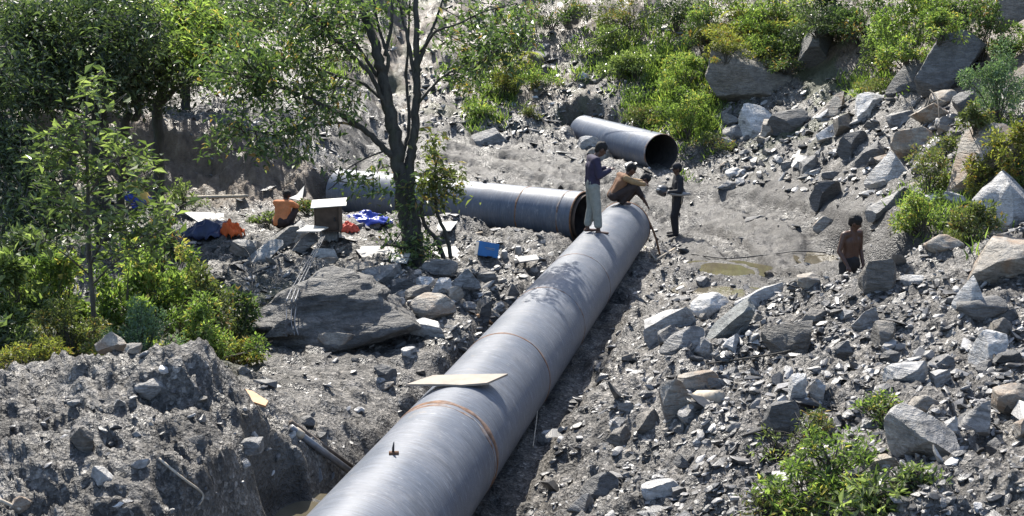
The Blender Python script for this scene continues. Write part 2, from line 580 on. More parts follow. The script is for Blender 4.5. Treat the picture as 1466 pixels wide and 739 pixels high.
_A[:_n, :_n] = -_D - np.eye(_n) * 0.02
_A[:_n, _n] = 1; _A[:_n, _n + 1:] = cp[:, :2]; _A[_n, :_n] = 1; _A[_n + 1:, :_n] = cp[:, :2].T
_w = np.linalg.solve(_A, np.concatenate([cp[:, 2], [0, 0, 0]]))


def base_h(x, y):
    out = np.empty(len(x))
    for i in range(0, len(x), 60000):
        a, b = x[i:i + 60000], y[i:i + 60000]
        d = np.sqrt((a[:, None] - cp[None, :, 0]) ** 2 + (b[:, None] - cp[None, :, 1]) ** 2)
        out[i:i + 60000] = -d @ _w[:_n] + _w[_n] + a * _w[_n + 1] + b * _w[_n + 2]
    return out


def seg_d(x, y, pts):
    """distance to a polyline in plan and signed side offset"""
    best = np.full(len(x), 1e9); off = np.zeros(len(x)); al = np.zeros(len(x)); L = 0
    for a, b in zip(pts[:-1], pts[1:]):
        v = b - a; l = np.hypot(*v); v = v / l
        t = np.clip((x - a[0]) * v[0] + (y - a[1]) * v[1], 0, l)
        dx, dy = x - a[0] - v[0] * t, y - a[1] - v[1] * t
        d = np.hypot(dx, dy)
        k = d < best
        best[k] = d[k]; off[k] = (v[0] * dy - v[1] * dx)[k]; al[k] = (L + t)[k]
        L += l
    return best, off, al


ROAD = spline(np.array([P(380, 172, 30)[:2], P(560, 196, 31)[:2], P(700, 226, 30.6)[:2], P(800, 246, 29)[:2], P(900, 268, 27.8)[:2], P(1010, 300, 26)[:2],
                        P(1090, 340, 23)[:2], (5.6, 19.4), (6.2, 16.8), (8.5, 14.8), (12, 13.5)]), 5)
PUD = [(P(1037, 385, 19.9), .60, .55), (P(1030, 418, 17.9), .55, .50), (P(1186, 376, 20.2), .42, 1.1), (P(430, 738, 9.0), .30, .30)]


def terrain(x, y, want=False):
    x = np.asarray(x, float); y = np.asarray(y, float)
    h = base_h(x, y) + step_h(x, y)
    dr, off, al = seg_d(x, y, ROAD)
    road = 1 - sstep(1.5, 2.4, dr + .35 * pn(x * .8, y * .8, 5))
    e = np.interp(x, STX, STY); sh = np.interp(x, STX, STH)
    soil = sstep(.2, .9, sh) * sstep(-3.6, -1.6, y - e + .8 * pn(x * .7, y * .7, 83)) * (1 - sstep(.0, .5, y - e))
    hills = sstep(33.5, 37, y) * sstep(-.45, .25, fbm(x / 2.2, y / 2.2, 3, 87)) * .8
    # near spoil mound on the left
    mound = (1 - sstep(-2.3, -1.5, x - .22 * (y - 7.5))) * (1 - sstep(9.2, 10.5, y)) * sstep(3, 5, y)
    rough = (1 - .75 * road) * (1 - .35 * sstep(13, 15, -x + 0 * y))
    n = .20 * (1 - .7 * mound) * fbm(x / 2.1, y / 2.1, 2, 1) + .13 * fbm(x / .75, y / .75, 2, 3)
    rid = 1 - np.abs(fbm(x / .42, y / .42, 3, 9))
    n += .085 * (1 - .45 * mound) * (rid - .75) + .035 * fbm(x / .13, y / .13, 2, 21)
    # foliated clods: stretched lumps running down to the right
    u, v = x * .82 + y * .57, -x * .57 + y * .82
    cl = 1 - np.abs(fbm(u / .55, v / .2, 3, 33))
    n += (.07 - .02 * mound) * (cl - .7)
    u2, v2 = x * .84 - y * .54, x * .54 + y * .84
    wv = .25 * pn(x / .8, y / .8, 8)
    gul = fbm(u2 / 1.3, (v2 + wv) / .34, 3, 41)
    n += mound * (.07 * gul + .07 * fbm(x / .9, y / .9, 2, 44) + .02 * fbm(x / .1, y / .1, 2, 50) + .06 * (1 - np.abs(fbm(u2 / .45, (v2 + wv) / .10, 3, 52))))
    mudf = sstep(-3.6, -2.6, x) * (1 - sstep(-.7, -.1, x - .22 * (y - 7.5))) * sstep(8.8, 9.8, y) * (1 - sstep(13.2, 14.4, y))
    n *= 1 - .5 * mudf
    blk = pn(x / .33, y / .33, 61)
    n += .05 * sstep(.18, .3, blk) * (1 - road)
    far = sstep(24, 38, y)
    n *= 1 + .15 * far
    h = h + n * rough
    # soil bank: vertical rills
    h += soil * sstep(-1.9, -.9, y - e) * (.20 * fbm(x / .8, y / .35, 4, 71))
    # tyre ruts with tread bars
    w = np.abs(np.abs(off) - .85)
    rut = (1 - sstep(.22, .42, w)) * road
    h += rut * (-.12 + .045 * np.sin(al * 2 * np.pi / .30 + off * 5)) + road * (.05 * (1 - sstep(.05, .25, np.abs(w - .5))))
    h += road * (.03 * fbm(x / .16, y / .16, 2, 91) + .05 * fbm(x / .5, y / .5, 2, 95))
    # trenches for the pipes, bowls for the puddles
    tt = np.clip(((x - M0[0]) * MDIR[0] + (y - M0[1]) * MDIR[1]) / (MDIR[0] ** 2 + MDIR[1] ** 2), 0, np.linalg.norm(MBp - M0))
    for a, b, drop, r0, r1 in ((M0, MBp, .47, .62, 1.05), (S0, S1, .50, .5, .9), (T0, T1, .46, .5, .9)):
        d, o, q = seg_d(x, y, [a[:2], b[:2]])
        L = np.linalg.norm((b - a)[:2])
        az = a[2] + (b[2] - a[2]) * q / L - drop
        k = 1 - sstep(r0, r1, d + .12 * pn(x * 2.2, y * 2.2, 15))
        h = np.where(k > 0, h * (1 - k) + np.minimum(h, az + .05 * pn(x * 4, y * 4, 16)) * k, h)
    for c, rx, ry in PUD:
        d = np.hypot((x - c[0]) / rx, (y - c[1]) / ry) + .22 * pn(x * 2.5, y * 2.5, 19)
        k = 1 - sstep(.95, 1.5, d)
        h = h * (1 - k) + (c[2] - .10 * (1 - sstep(.5, 1.1, d)) + .03 * sstep(1.0, 1.4, d)) * k
        road = np.maximum(road, (1 - sstep(1.0, 1.8, d)))
    if want:
        moss = sstep(.1, .5, fbm(x / 1.5, y / 1.5, 3, 101)) * sstep(33, 36, y) * .6
        moss = np.maximum(moss, sstep(9.8, 10.6, y) * (1 - sstep(14, 16, y)) * (1 - sstep(-3.6, -2.8, x)) * .9)
        moss = np.maximum(moss, sstep(.05, .3, fbm(x / 1.1, y / 1.1, 3, 103)) * sstep(26, 29, y) * sstep(5, 8, x) * .7)
        moss = np.maximum(moss, (1 - sstep(-8.5, -6.5, x)) * sstep(12, 15, y) * (1 - sstep(24, 25.5, y)) * .8)
        hills = np.maximum(hills, sstep(2.3, 3.2, h + .5 * pn(x / 1.3, y / 1.3, 107)) * sstep(20, 25, y) * (1 - road) * .88)
        return h, road * (1 - .3 * moss), np.maximum(soil, hills), moss
    return h




NTH, NR = 860, 640
th = np.concatenate([np.linspace(-180, -40, 50)[:-1], np.linspace(-40, -29, 50)[:-1], np.linspace(-29, 29, NTH - 198), np.linspace(29, 40, 50)[1:], np.linspace(40, 180, 50)[1:]])
th = np.radians(th)
rr = np.concatenate([np.linspace(.05, 4.2, 16)[:-1], np.exp(np.linspace(math.log(4.2), math.log(50), NR - 35)), np.linspace(50, 110, 21)[1:]])
TT, RRg = np.meshgrid(th, rr)
X, Y = (RRg * np.sin(TT)).ravel(), (RRg * np.cos(TT)).ravel()
Hh, rd_, so_, mo_ = terrain(X, Y, True)
nr, nt = len(rr), len(th)
ii = (np.arange(nr - 1)[:, None] * nt + np.arange(nt - 1)[None, :]).ravel()
gm = mkmesh('ground', np.stack([X, Y, Hh], 1), np.stack([ii, ii + 1, ii + nt + 1, ii + nt], 1)[:, ::-1], True,
            {'road': rd_, 'soil': so_, 'moss': mo_})
tag(link('ground', gm, M['ground']), 'grey churned schist mud and rubble slope', kind='structure')

HG = Hh.reshape(len(rr), len(th))


def hfast(x, y):
    """ground height read off the ground sheet itself"""
    r, a = np.hypot(x, y), np.arctan2(x, y)
    fi = np.interp(r, rr, np.arange(len(rr))); fj = np.interp(a, th, np.arange(len(th)))
    i = np.minimum(fi.astype(int), len(rr) - 2); j = np.minimum(fj.astype(int), len(th) - 2)
    u, v = fi - i, fj - j
    return (HG[i, j] * (1 - v) + HG[i, j + 1] * v) * (1 - u) + (HG[i + 1, j] * (1 - v) + HG[i + 1, j + 1] * v) * u


def hz(x, y):
    return float(hfast(np.array([x]), np.array([y]))[0])


def hit(px, py, d0=5.0, d1=60.0):
    """the ground point that the photo shows at a pixel"""
    d = np.exp(np.linspace(math.log(d0), math.log(d1), 500))
    p = np.array([P(px, py, 1.0) - np.array([0, 0, CAMZ])]) * d[:, None] + np.array([0, 0, CAMZ])
    g = p[:, 2] - hfast(p[:, 0], p[:, 1])
    i = int(np.argmax(g < 0))
    if g[i] >= 0: return P(px, py, 40.0), 40.0
    t = g[i - 1] / (g[i - 1] - g[i])
    dd = d[i - 1] + (d[i] - d[i - 1]) * t
    return P(px, py, dd), dd


# puddles
for i, (c, rx, ry) in enumerate(PUD):
    a = np.linspace(0, 2 * np.pi, 40, endpoint=False)
    q = 1.45 * (1 + .12 * np.sin(3 * a + i) + .07 * np.sin(7 * a))
    V = np.stack([rx * q * np.cos(a), ry * q * np.sin(a), 0 * a], 1)
    V = np.concatenate([V, [[0, 0, 0]]])
    F = np.array([[40, j, (j + 1) % 40] for j in range(40)])
    o = link('puddle', mkmesh('puddle', V, F), M['water'], None, (c[0], c[1], c[2] - .025))
    tag(o, ['brown puddle behind the long pale rocks, the farther one', 'brown puddle nearer the white rock beside the slate slab',
            'brown puddle beside the bare-chested man', 'small brown puddle left of the long pipe at the bottom'][i], 'puddle', kind='structure')


# ---------------------------------------------------------------- pipes
def shell(a, b, r, mat, name, parent, org, k=72, wall=.016, n=10):
    """an open steel can from a to b with a wall, local X along its axis"""
    a, b = np.array(a), np.array(b)
    L = np.linalg.norm(b - a)
    V, F = [], []
    ang = np.arange(k) / k * 2 * np.pi
    xs = np.linspace(0, L, n)
    for rad in (r, r - wall):
        for x in xs:
            w = 1 + .0015 * math.sin(x * 3.1 + rad)
            V.append(np.stack([np.full(k, x), rad * w * np.cos(ang), rad * w * np.sin(ang)], 1))
    V = np.concatenate(V)
    for s in range(2):
        for i in range(n - 1):
            for j in range(k):
                q = [s * n * k + i * k + j, s * n * k + i * k + (j + 1) % k, s * n * k + (i + 1) * k + (j + 1) % k, s * n * k + (i + 1) * k + j]
                F.append(q[::-1] if s == 0 else q)
    nv = len(V)
    rows = [0, n * k, (n - 1) * k, (2 * n - 1) * k]
    V = np.concatenate([V] + [V[q:q + k] for q in rows])
    for i0, i1, fl in ((nv, nv + k, False), (nv + 2 * k, nv + 3 * k, True)):
        for j in range(k):
            q = [i0 + j, i0 + (j + 1) % k, i1 + (j + 1) % k, i1 + j]
            F.append(q if not fl else q[::-1])
    F = np.array(F)
    me = mkmesh(name, V, F)
    me.materials.append(mat); me.materials.append(M['inside'])
    mi = np.zeros(len(F), np.int32); mi[(n - 1) * k:] = 1
    me.polygons.foreach_set('material_index', mi)
    o = link(name, me, None, parent)
    o.location = tuple(a - org)
    o.rotation_euler = Vector(b - a).to_track_quat('X', 'Z').to_euler()
    return o


def ring(c, d, r, wid, th_, mat, name, parent, org, arc=(0, 2 * math.pi), k=72, jit=.0):
    """a raised weld bead / band round the axis d at c"""
    q = Vector(d).to_track_quat('X', 'Z').to_matrix()
    mb = MB()
    a = np.linspace(*arc, k)
    V = []
    for x, rr_ in ((-wid / 2, r - .004), (-wid * .3, r + th_), (wid * .3, r + th_), (wid / 2, r - .004)):
        jx = x * (1 + jit * np.sin(a * 5 + 1) + jit * np.sin(a * 13)) + jit * .02 * np.sin(a * 9)
        V.append(np.stack([jx, rr_ * np.cos(a), rr_ * np.sin(a)], 1))
    V = np.concatenate(V)
    F = np.array([[i * k + j, i * k + j + 1, (i + 1) * k + j + 1, (i + 1) * k + j] for i in range(3) for j in range(k - 1)])
    o = link(name, mkmesh(name, V, F), mat, parent)
    o.location = tuple(np.array(c) - org)
    o.rotation_euler = q.to_euler()
    return o


def proj(p):
    x, y, z = p[0], p[1], p[2] - CAMZ
    d = y * CP - z * SP
    yc = y * SP + z * CP
    return W0 / 2 + x / d * FPX, H0 / 2 - yc / d * FPX, d


LM = np.linalg.norm(MBp - M0)


def along_main(py):
    """length along the long pipe whose crest shows at pixel row py"""
    t = np.linspace(0, LM, 3000)
    q = M0[:, None] + MDIR[:, None] * t + np.array([[0], [0], [PR]])
    return float(t[int(np.argmin(np.abs(proj(q)[1] - py)))])


main = empty('penstock_pipe', M0 - np.array([0, 0, PR]), 'long blue grey steel pipe running up the middle from the bottom edge', 'pipe')
mo = np.array(main.location)
cuts = [0] + [along_main(p) for p in (577, 478, 412, 364)] + [LM]
for i in range(5):
    shell(M0 + MDIR * cuts[i], M0 + MDIR * (cuts[i + 1] - (.004 if i < 4 else 0)), PR, M['pipe'], 'pipe_section', main, mo, n=16)
for i, (mt, wd) in enumerate((('rust_band', .085), ('rust_band', .045), ('rust_faint', .045), ('rust_faint', .03))):
    ring(M0 + MDIR * cuts[i + 1], MDIR, PR, wd, .006, M[mt], 'weld_band', main, mo, jit=.25)
ring(M0 + MDIR * (cuts[1] - .09), MDIR, PR, .05, .0025, M['rust_faint'], 'rust_stain', main, mo, jit=.5)
ring(M0 + MDIR * (LM - .03), MDIR, PR, .06, .012, M['rust'], 'end_rim', main, mo, jit=.1)
ring(M0 + MDIR * (LM + .05), MDIR, PR - .03, .16, .004, M['rust'], 'end_rim', main, mo, jit=.05)
tl = along_main(650)
cz = M0 + MDIR * tl + np.array([-.03, 0, PR])
MB().tube([cz - [0, 0, .01], cz + [.005, 0, .06], cz + [.012, 0, .11]], [.013, .011, .004], 6).build('lug', M['black'], main)
MB().tube([cz + [-.03, 0, -.004], cz + [.05, 0, .004]], [.03, .022], 8).build('lug_base', M['rust_faint'], main)

side = empty('side_pipe', S0 - np.array([0, 0, PR]), 'blue grey steel pipe lying crosswise behind the tree, with a rusty open end', 'pipe')
sorg = np.array(side.location)
SD = (S1 - S0) / np.linalg.norm(S1 - S0); SL = np.linalg.norm(S1 - S0)
sc = [0, SL * .42, SL * .80, SL]
for i in range(3):
    shell(S0 + SD * sc[i], S0 + SD * (sc[i + 1] - .003), PR, M['pipe_side'], 'pipe_section', side, sorg, n=10)
ring(S0 + SD * sc[2], SD, PR, .05, .005, M['rust_band'], 'weld_band', side, sorg, jit=.2)
ring(S0 + SD * sc[1], SD, PR, .02, .003, M['pipe_side'], 'weld_band', side, sorg)
ring(S1 - SD * .35, SD, PR, .05, .005, M['rust_faint'], 'weld_band', side, sorg, jit=.2)
ring(S1 - SD * .02, SD, PR, .04, .008, M['rust'], 'end_rim', side, sorg)
ring(S1 + SD * .01, SD, PR - .06, .10, .006, M['boxrust'], 'backing_ring', side, sorg)
up = np.array([0, 0, PR]) + np.array([.03, -.05, 0])
lp = S0 + SD * SL * .63 + np.array([0, 0, PR])
MB().tube([lp - [0, 0, .01], lp + [.01, 0, .07]], [.05, .03], 7).build('lug', M['black'], side)

loose = empty('loose_pipe', T0 - np.array([0, 0, PR]), 'short dark blue steel pipe lying loose on the far road, open end facing us', 'pipe')
lorg = np.array(loose.location)
TD = (T1 - T0) / np.linalg.norm(T1 - T0)
shell(T0, T1, PR, M['pipe_dark'], 'pipe_section', loose, lorg, n=14)
ring(T1 - TD * .03, TD, PR, .07, .006, M['rust_faint'], 'end_rim', loose, lorg)
ring(T1 - TD * .3, TD, PR - .02, .5, -.012, M['rust'], 'inner_rust', loose, lorg, arc=(-2.6, -1.4), k=24)
for f in (.12, .88):
    q = T0 + TD * np.linalg.norm(T1 - T0) * f + np.array([0, 0, PR])
    MB().tube([q - [0, 0, .01], q + [0, 0, .05]], [.03, .02], 6).build('lug', M['rust'], loose)


# ---------------------------------------------------------------- rocks
def ico(sub):
    bm = bmesh.new()
    bmesh.ops.create_icosphere(bm, subdivisions=sub, radius=1)
    V = np.array([v.co[:] for v in bm.verts]); F = np.array([[v.index for v in f.verts] for f in bm.faces])
    bm.free()
    return V, F


ICO = {s: ico(s) for s in (2, 4, 5)}


def rock_geo(seed, sub=4, cuts=11, lo=.42, hi=.85, nz=.05, axis=None):
    rg = np.random.default_rng(seed)
    V, F = ICO[sub]
    V = V.copy() * 1.1
    for i in range(cuts):
        n = rg.normal(size=3); n /= np.linalg.norm(n)
        if axis is not None and i < 2:
            n = np.array([0, 0, 1. if i == 0 else -1.]) + rg.normal(size=3) * .12; n /= np.linalg.norm(n)
        o = rg.uniform(lo, hi)
        k = V @ n - o
        V = V - np.maximum(k, 0)[:, None] * n * .97
    if sub > 2:
        for s, a in ((1.6, nz * 1.5), (4, nz), (10, nz * .45)):
            d = vn3(V * s + seed * 3.1, seed)
            V = V + V / (np.linalg.norm(V, axis=1)[:, None] + .01) * d[:, None] * a
    V = V - (V.max(0) + V.min(0)) / 2
    return V / (V.max(0) - V.min(0)) * 2, F


PROTO = {
    'block': [crisp(mkmesh('rock', *rock_geo(100 + i, 4, 12, .38, .74, .028))) for i in range(8)],
    'round': [mkmesh('rock', *rock_geo(200 + i, 4, 13, .70, .95, .03)) for i in range(4)],
    'slab': [crisp(mkmesh('rock', *rock_geo(300 + i, 4, 12, .40, .8, .028, 1))) for i in range(8)],
}
_seen = {}
_pc = {}


def rock(name, px, py, wpx, hpx, shape, mat, label, group=None, tilt=0.0, dep=1.0, sink=.22, cat='rock', hero=None, tallen=1.0, yaw=None, roll=None):
    """a stone whose outline is about wpx by hpx pixels round (px,py); it rests on the ground there"""
    g, d = hit(px, py + hpx * (.5 - sink * .6))
    w, h = wpx / FPX * d, hpx / FPX * d
    if hero is None:
        i = _seen[shape] = _seen.get(shape, 0) + 1
        key = (shape, i % len(PROTO[shape]), mat)
        if key not in _pc:
            m2 = PROTO[shape][key[1]].copy(); m2.materials.append(M[mat]); _pc[key] = m2
        me = _pc[key]
    else:
        me = crisp(mkmesh(name, *hero)); me.materials.append(M[mat])
    o = link(name, me)
    yw = R.uniform(-.5, .5) if yaw is None else yaw
    o.rotation_euler = (R.uniform(-.12, .12) if roll is None else roll, math.radians(tilt), yw)
    o.scale = (w / 2 * 1.02, (w * .5 + h * .5) / 2 * dep, h / 2 * 1.08 * tallen)
    dy = (w * .5 + h * .5) / 2 * dep * .6
    o.location = (g[0] * (1 + dy / g[1]), g[1] + dy, 0)
    base = min(g[2], hz(g[0], g[1] + dy) + .0)
    o.location.z = g[2] + h * (.5 - sink)
    return tag(o, label, cat, group)

HERO = [
    # right bank
    ('boulder', 1430, 380, 98, 74, 'block', 'tan', 'large smooth pale boulder on the crest at the right edge', 0, 1.0),
    ('boulder', 1255, 400, 50, 62, 'block', 'brown', 'dark brown upright boulder just right of the bare-chested man', 12, .8),
    ('boulder', 1322, 630, 92, 78, 'round', 'grey', 'large rounded grey boulder beside the foreground weeds', 0, 1.0),
    ('rock', 1385, 424, 46, 56, 'block', 'pale', 'pointed white rock in front of the large pale boulder', -10, .8),
    ('rock', 1405, 446, 66, 36, 'round', 'dark', 'dark rounded rock below the pointed white rock', -8, .8),
    ('rock', 1350, 350, 54, 26, 'round', 'tan', 'tan dome-shaped rock on the crest left of the large pale boulder', 0, .9),
    ('rock', 1182, 277, 46, 38, 'block', 'dark', 'dark squarish block lying on the slope above the bare-chested man', 4, .9),
    ('rock', 1083, 176, 52, 60, 'slab', 'pale', 'tall white slab leaning below the overhanging boulder', -58, .6),
    ('rock', 1128, 176, 60, 34, 'block', 'dark', 'dark rock ledge right of the tall white slab', -10, .8),
    ('rock', 1192, 152, 44, 44, 'block', 'tan', 'tan boulder highest of the brown pair on the right slope', 5, .9),
    ('rock', 1208, 180, 44, 32, 'block', 'brown', 'brown grey boulder just below the tan one on the right slope', -5, .9),
    ('rock', 1240, 150, 34, 42, 'block', 'pale', 'pale upright rock right of the tan boulder on the slope', 20, .8),
    ('rock', 1290, 172, 40, 24, 'slab', 'grey', 'small grey slab left of the dry branches on the slope', -15, .8),
    ('rock', 1383, 148, 40, 36, 'round', 'dark', 'dark grey round boulder beneath the feathery shrub', 0, 1.0),
    ('rock', 1352, 142, 42, 26, 'round', 'tan', 'rounded tan grey rock left of the dark round boulder', 0, .9),
    ('rock', 1330, 165, 54, 36, 'block', 'tan', 'pinkish grey rock under the dry branches', 8, .8),
    ('rock', 1306, 205, 62, 46, 'block', 'tan', 'tan split boulder with a pale face on the right slope', 0, .8),
    ('rock', 1268, 246, 66, 52, 'block', 'pale', 'broad whitish boulder above and right of the dark block', -18, .8),
    ('rock', 1222, 205, 54, 32, 'block', 'dark', 'dark lumpy rock between the brown boulders and the whitish boulder', -8, .8),
    ('rock', 1238, 228, 62, 22, 'slab', 'dark', 'dark tilted slab left of the whitish boulder', -35, .7),
    ('rock', 1268, 296, 60, 18, 'slab', 'grey', 'thin grey slab on the slope above the bare-chested man', -30, .6),
    ('rock', 1180, 322, 36, 20, 'slab', 'tan', 'small tan slab left of the bare-chested man\'s head', -40, .6),
    ('rock', 1412, 505, 44, 62, 'block', 'pale', 'pale blocky rock with a dry stick, right edge of the bank', 10, .8),
    ('rock', 1446, 577, 52, 44, 'round', 'tan', 'brown tan boulder at the right edge above the gravel', 0, .9),
    ('rock', 1398, 600, 58, 52, 'block', 'grey', 'grey rough block between the rounded boulder and the brown tan one', 0, .8),
    ('rock', 1462, 617, 30, 30, 'block', 'tan', 'small tan rock cut by the right edge of the picture', 0, .9),
    ('rock', 1322, 580, 44, 26, 'round', 'tan', 'small cream rock resting on the rounded grey boulder', 0, .9),
    ('rock', 1140, 558, 28, 54, 'block', 'pale', 'upright white rock, left one of the pair above the weeds', -5, .7),
    ('rock', 1166, 560, 28, 42, 'block', 'pale', 'white rock, right one of the pair above the weeds', 10, .7),
    ('rock', 1118, 603, 50, 66, 'block', 'dark', 'tall dark grey rock left of the foreground weeds', 4, .8),
    ('rock', 1044, 474, 108, 34, 'slab', 'green', 'long greenish slate slab tilted on the bank below the puddles', -38, .55),
    ('rock', 1006, 498, 34, 28, 'round', 'grey', 'grey cobble at the lower end of the slate slab', -20, .9),
    ('rock', 1016, 440, 56, 34, 'round', 'pale', 'bright white rock just below the near puddle', -12, .9),
    ('rock', 1090, 424, 84, 22, 'slab', 'pale', 'long low white rock running up from the slate slab', -16, .6),
    ('rock', 1156, 405, 32, 24, 'round', 'tan', 'small round tan rock at the road edge left of the bare-chested man', 0, .9),
    ('rock', 1128, 482, 76, 70, 'block', 'brown', 'brown grey wedge-shaped boulder right of the slate slab', 25, .8),
    ('rock', 1158, 458, 54, 24, 'slab', 'brown', 'flat brown slab behind the wedge-shaped boulder', -5, .7),
    ('rock', 952, 468, 84, 38, 'slab', 'pale', 'broad pale flat rock left of the slate slab', -22, .7),
    ('rock', 976, 490, 70, 26, 'slab', 'grey', 'grey flat rock under the broad pale one', -25, .7),
    ('rock', 966, 576, 46, 64, 'block', 'tan', 'tan upright boulder in the middle of the right bank', -18, .7),
    ('rock', 1000, 548, 58, 26, 'slab', 'tan', 'flat tan rock on top of the upright tan boulder', -14, .7),
    ('rock', 880, 632, 48, 26, 'slab', 'brown', 'brown oblong stone lying alone near the long pipe', -28, .8),
    ('rock', 1262, 483, 34, 46, 'block', 'brown', 'brown blocky rock in the middle of the right bank', 0, .8),
    ('rock', 1298, 537, 62, 24, 'slab', 'pale', 'flat white rock above the small cream rock', -8, .7),
    ('rock', 1310, 402, 42, 13, 'slab', 'pale', 'thin white slab near the crest below the dome-shaped rock', -4, .7),
    ('rock', 1432, 470, 32, 30, 'round', 'brown', 'small brown rock above the pale blocky rock at right', 0, .9),
    ('rock', 1240, 458, 46, 30, 'slab', 'grey', 'grey slab left of the brown blocky rock', -30, .7),
    ('rock', 1200, 505, 42, 20, 'slab', 'dark', 'dark thin slab right of the wedge-shaped boulder', -35, .6),
    ('rock', 1440, 452, 34, 26, 'round', 'dark', 'dark rock tucked under the large pale boulder', 0, .9),
    ('rock', 1342, 542, 34, 22, 'slab', 'pale', 'small whitish flat stone right of the flat white rock', -10, .8),
    ('rock', 858, 700, 56, 34, 'slab', 'dark', 'dark slab beside the long pipe near the bottom edge', -20, .8),
    ('rock', 946, 705, 54, 26, 'slab', 'pale', 'white streaked slab near the bottom edge of the right bank', -15, .7),
    ('rock', 832, 722, 42, 30, 'block', 'grey', 'grey rock at the bottom edge beside the long pipe', 0, .8),
    ('rock', 778, 628, 28, 18, 'slab', 'pale', 'small white stone at the foot of the long pipe', -20, .8),
    # right rock face and hillside
    ('boulder', 1086, 108, 158, 78, 'block', 'brown', 'huge overhanging boulder under the ferns above the white slab', 6, 1.0),
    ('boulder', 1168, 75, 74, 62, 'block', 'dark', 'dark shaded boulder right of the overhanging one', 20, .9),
    ('boulder', 1398, 225, 66, 120, 'block', 'tan', 'streaked pale rock outcrop among the weeds on the right slope', 22, .8),
    ('boulder', 1448, 300, 84, 84, 'slab', 'pale', 'bright leaning slab at the right edge above the large boulder', -45, .7),
    ('boulder', 1432, 268, 60, 46, 'block', 'dark', 'dark overhanging rock under the yellow grass at right', 0, .9),
    ('boulder', 1360, 92, 96, 92, 'block', 'dark', 'dark grey rock face between the leafy shrub and the feathery shrub', 30, .7),
    ('boulder', 1450, 18, 60, 62, 'block', 'brown', 'brown overhanging boulder in the top right corner', 0, .9),
    ('rock', 1300, 112, 70, 56, 'block', 'dark', 'dark outcrop below the tall leafy shrub', -20, .8),
    ('rock', 1050, 192, 34, 26, 'round', 'grey', 'grey round rock in the hollow under the overhanging boulder', 0, .9),
    ('rock', 1036, 205, 26, 18, 'round', 'grey', 'small light rock left of the hollow under the overhanging boulder', 0, .9),
    ('rock', 700, 198, 52, 24, 'slab', 'grey', 'grey slab on the far side of the road behind the side pipe', -18, .7),
    ('rock', 834, 110, 18, 14, 'round', 'pale', 'small white rock on the far talus slope', 0, .9),
    ('rock', 842, 205, 34, 20, 'block', 'pale', 'pale lump leaning against the loose pipe', 0, .8),
    ('rock', 856, 222, 40, 18, 'slab', 'tan', 'tan slab in front of the loose pipe', -8, .8),
    ('rock', 902, 238, 16, 13, 'round', 'pale', 'small white stone under the middle of the loose pipe', 0, .9),
    ('rock', 770, 85, 34, 22, 'block', 'dark', 'dark block on the far slope beneath the hanging branches', 0, .8),
    # left and middle
    ('rock', 510, 457, 50, 36, 'block', 'pale', 'white pyramid-shaped rock in front of the giant boulder', -14, .8),
    ('boulder', 620, 442, 66, 36, 'round', 'tan', 'tan brown oblong boulder on the rock heap below the tree', 6, .9),
    ('rock', 590, 424, 60, 22, 'slab', 'brown', 'brown slab lying behind the tan oblong boulder', -12, .7),
    ('rock', 567, 440, 28, 26, 'round', 'grey', 'grey rock left of the tan oblong boulder', 0, .9),
    ('rock', 556, 459, 32, 24, 'block', 'pale', 'light grey block between the white pyramid and the tan boulder', -20, .8),
    ('rock', 553, 434, 14, 14, 'round', 'green', 'small greenish round stone against the giant boulder', 0, .9),
    ('rock', 617, 471, 60, 20, 'slab', 'pale', 'flat white slab in front of the tan oblong boulder', 2, .8),
    ('rock', 693, 445, 24, 42, 'block', 'dark', 'dark pointed rock close to the long pipe', 0, .8),
    ('rock', 376, 366, 70, 22, 'slab', 'pale', 'pale striated slab, lowest of the tilted slabs left of the metal box', -32, .7),
    ('rock', 396, 352, 84, 20, 'slab', 'grey', 'grey striated slab, longest of the tilted slabs left of the metal box', -34, .7),
    ('rock', 414, 344, 70, 18, 'slab', 'pale', 'light striated slab, uppermost of the tilted slabs left of the metal box', -36, .7),
    ('rock', 428, 356, 60, 16, 'slab', 'grey', 'narrow grey slab, rightmost of the tilted slabs beside the metal box', -40, .7),
    ('rock', 352, 358, 56, 34, 'block', 'grey', 'grey rock ledge left of the striated outcrop', -10, .8),
    ('rock', 468, 366, 42, 16, 'slab', 'pale', 'white slab lying on top of the giant boulder', 5, .7),
    ('rock', 470, 374, 34, 10, 'slab', 'tan', 'tan thin slab beneath the white one on the giant boulder', -6, .7),
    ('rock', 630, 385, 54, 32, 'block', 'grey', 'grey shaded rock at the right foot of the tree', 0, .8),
    ('rock', 662, 402, 46, 28, 'block', 'grey', 'grey rough rock right of the rock heap', -8, .8),
    ('rock', 630, 412, 36, 22, 'slab', 'pale', 'light rock at the top of the rock heap', -10, .8),
    ('rock', 652, 424, 24, 28, 'block', 'tan', 'small tan upright block right of the tan oblong boulder', 0, .8),
    ('rock', 608, 408, 30, 22, 'block', 'pale', 'pale block between the tree foot and the rock heap', 0, .8),
    ('rock', 730, 418, 26, 24, 'block', 'grey', 'grey rock beside the long pipe below the blue box', 0, .8),
    ('rock', 700, 398, 30, 16, 'slab', 'grey', 'grey slab between the blue box and the long pipe', -8, .8),
    ('rock', 552, 534, 44, 20, 'slab', 'dark', 'dark slab stuck in the mud left of the plywood sheet', 36, .7),
    ('rock', 586, 505, 24, 12, 'slab', 'pale', 'small pale stone in the mud by the long pipe', 0, .8),
    ('rock', 515, 588, 16, 9, 'round', 'pale', 'tiny white stone on the mud above the steel pole', 0, .9),
    ('rock', 440, 606, 26, 18, 'round', 'dark', 'dark stone at the upper end of the steel pole', 0, .9),
    ('rock', 160, 494, 38, 28, 'block', 'tan', 'pale jutting rock on the crest of the near left mound', -40, .8),
    ('rock', 192, 500, 26, 20, 'block', 'tan', 'small tan rock right of the jutting one on the mound crest', 0, .8),
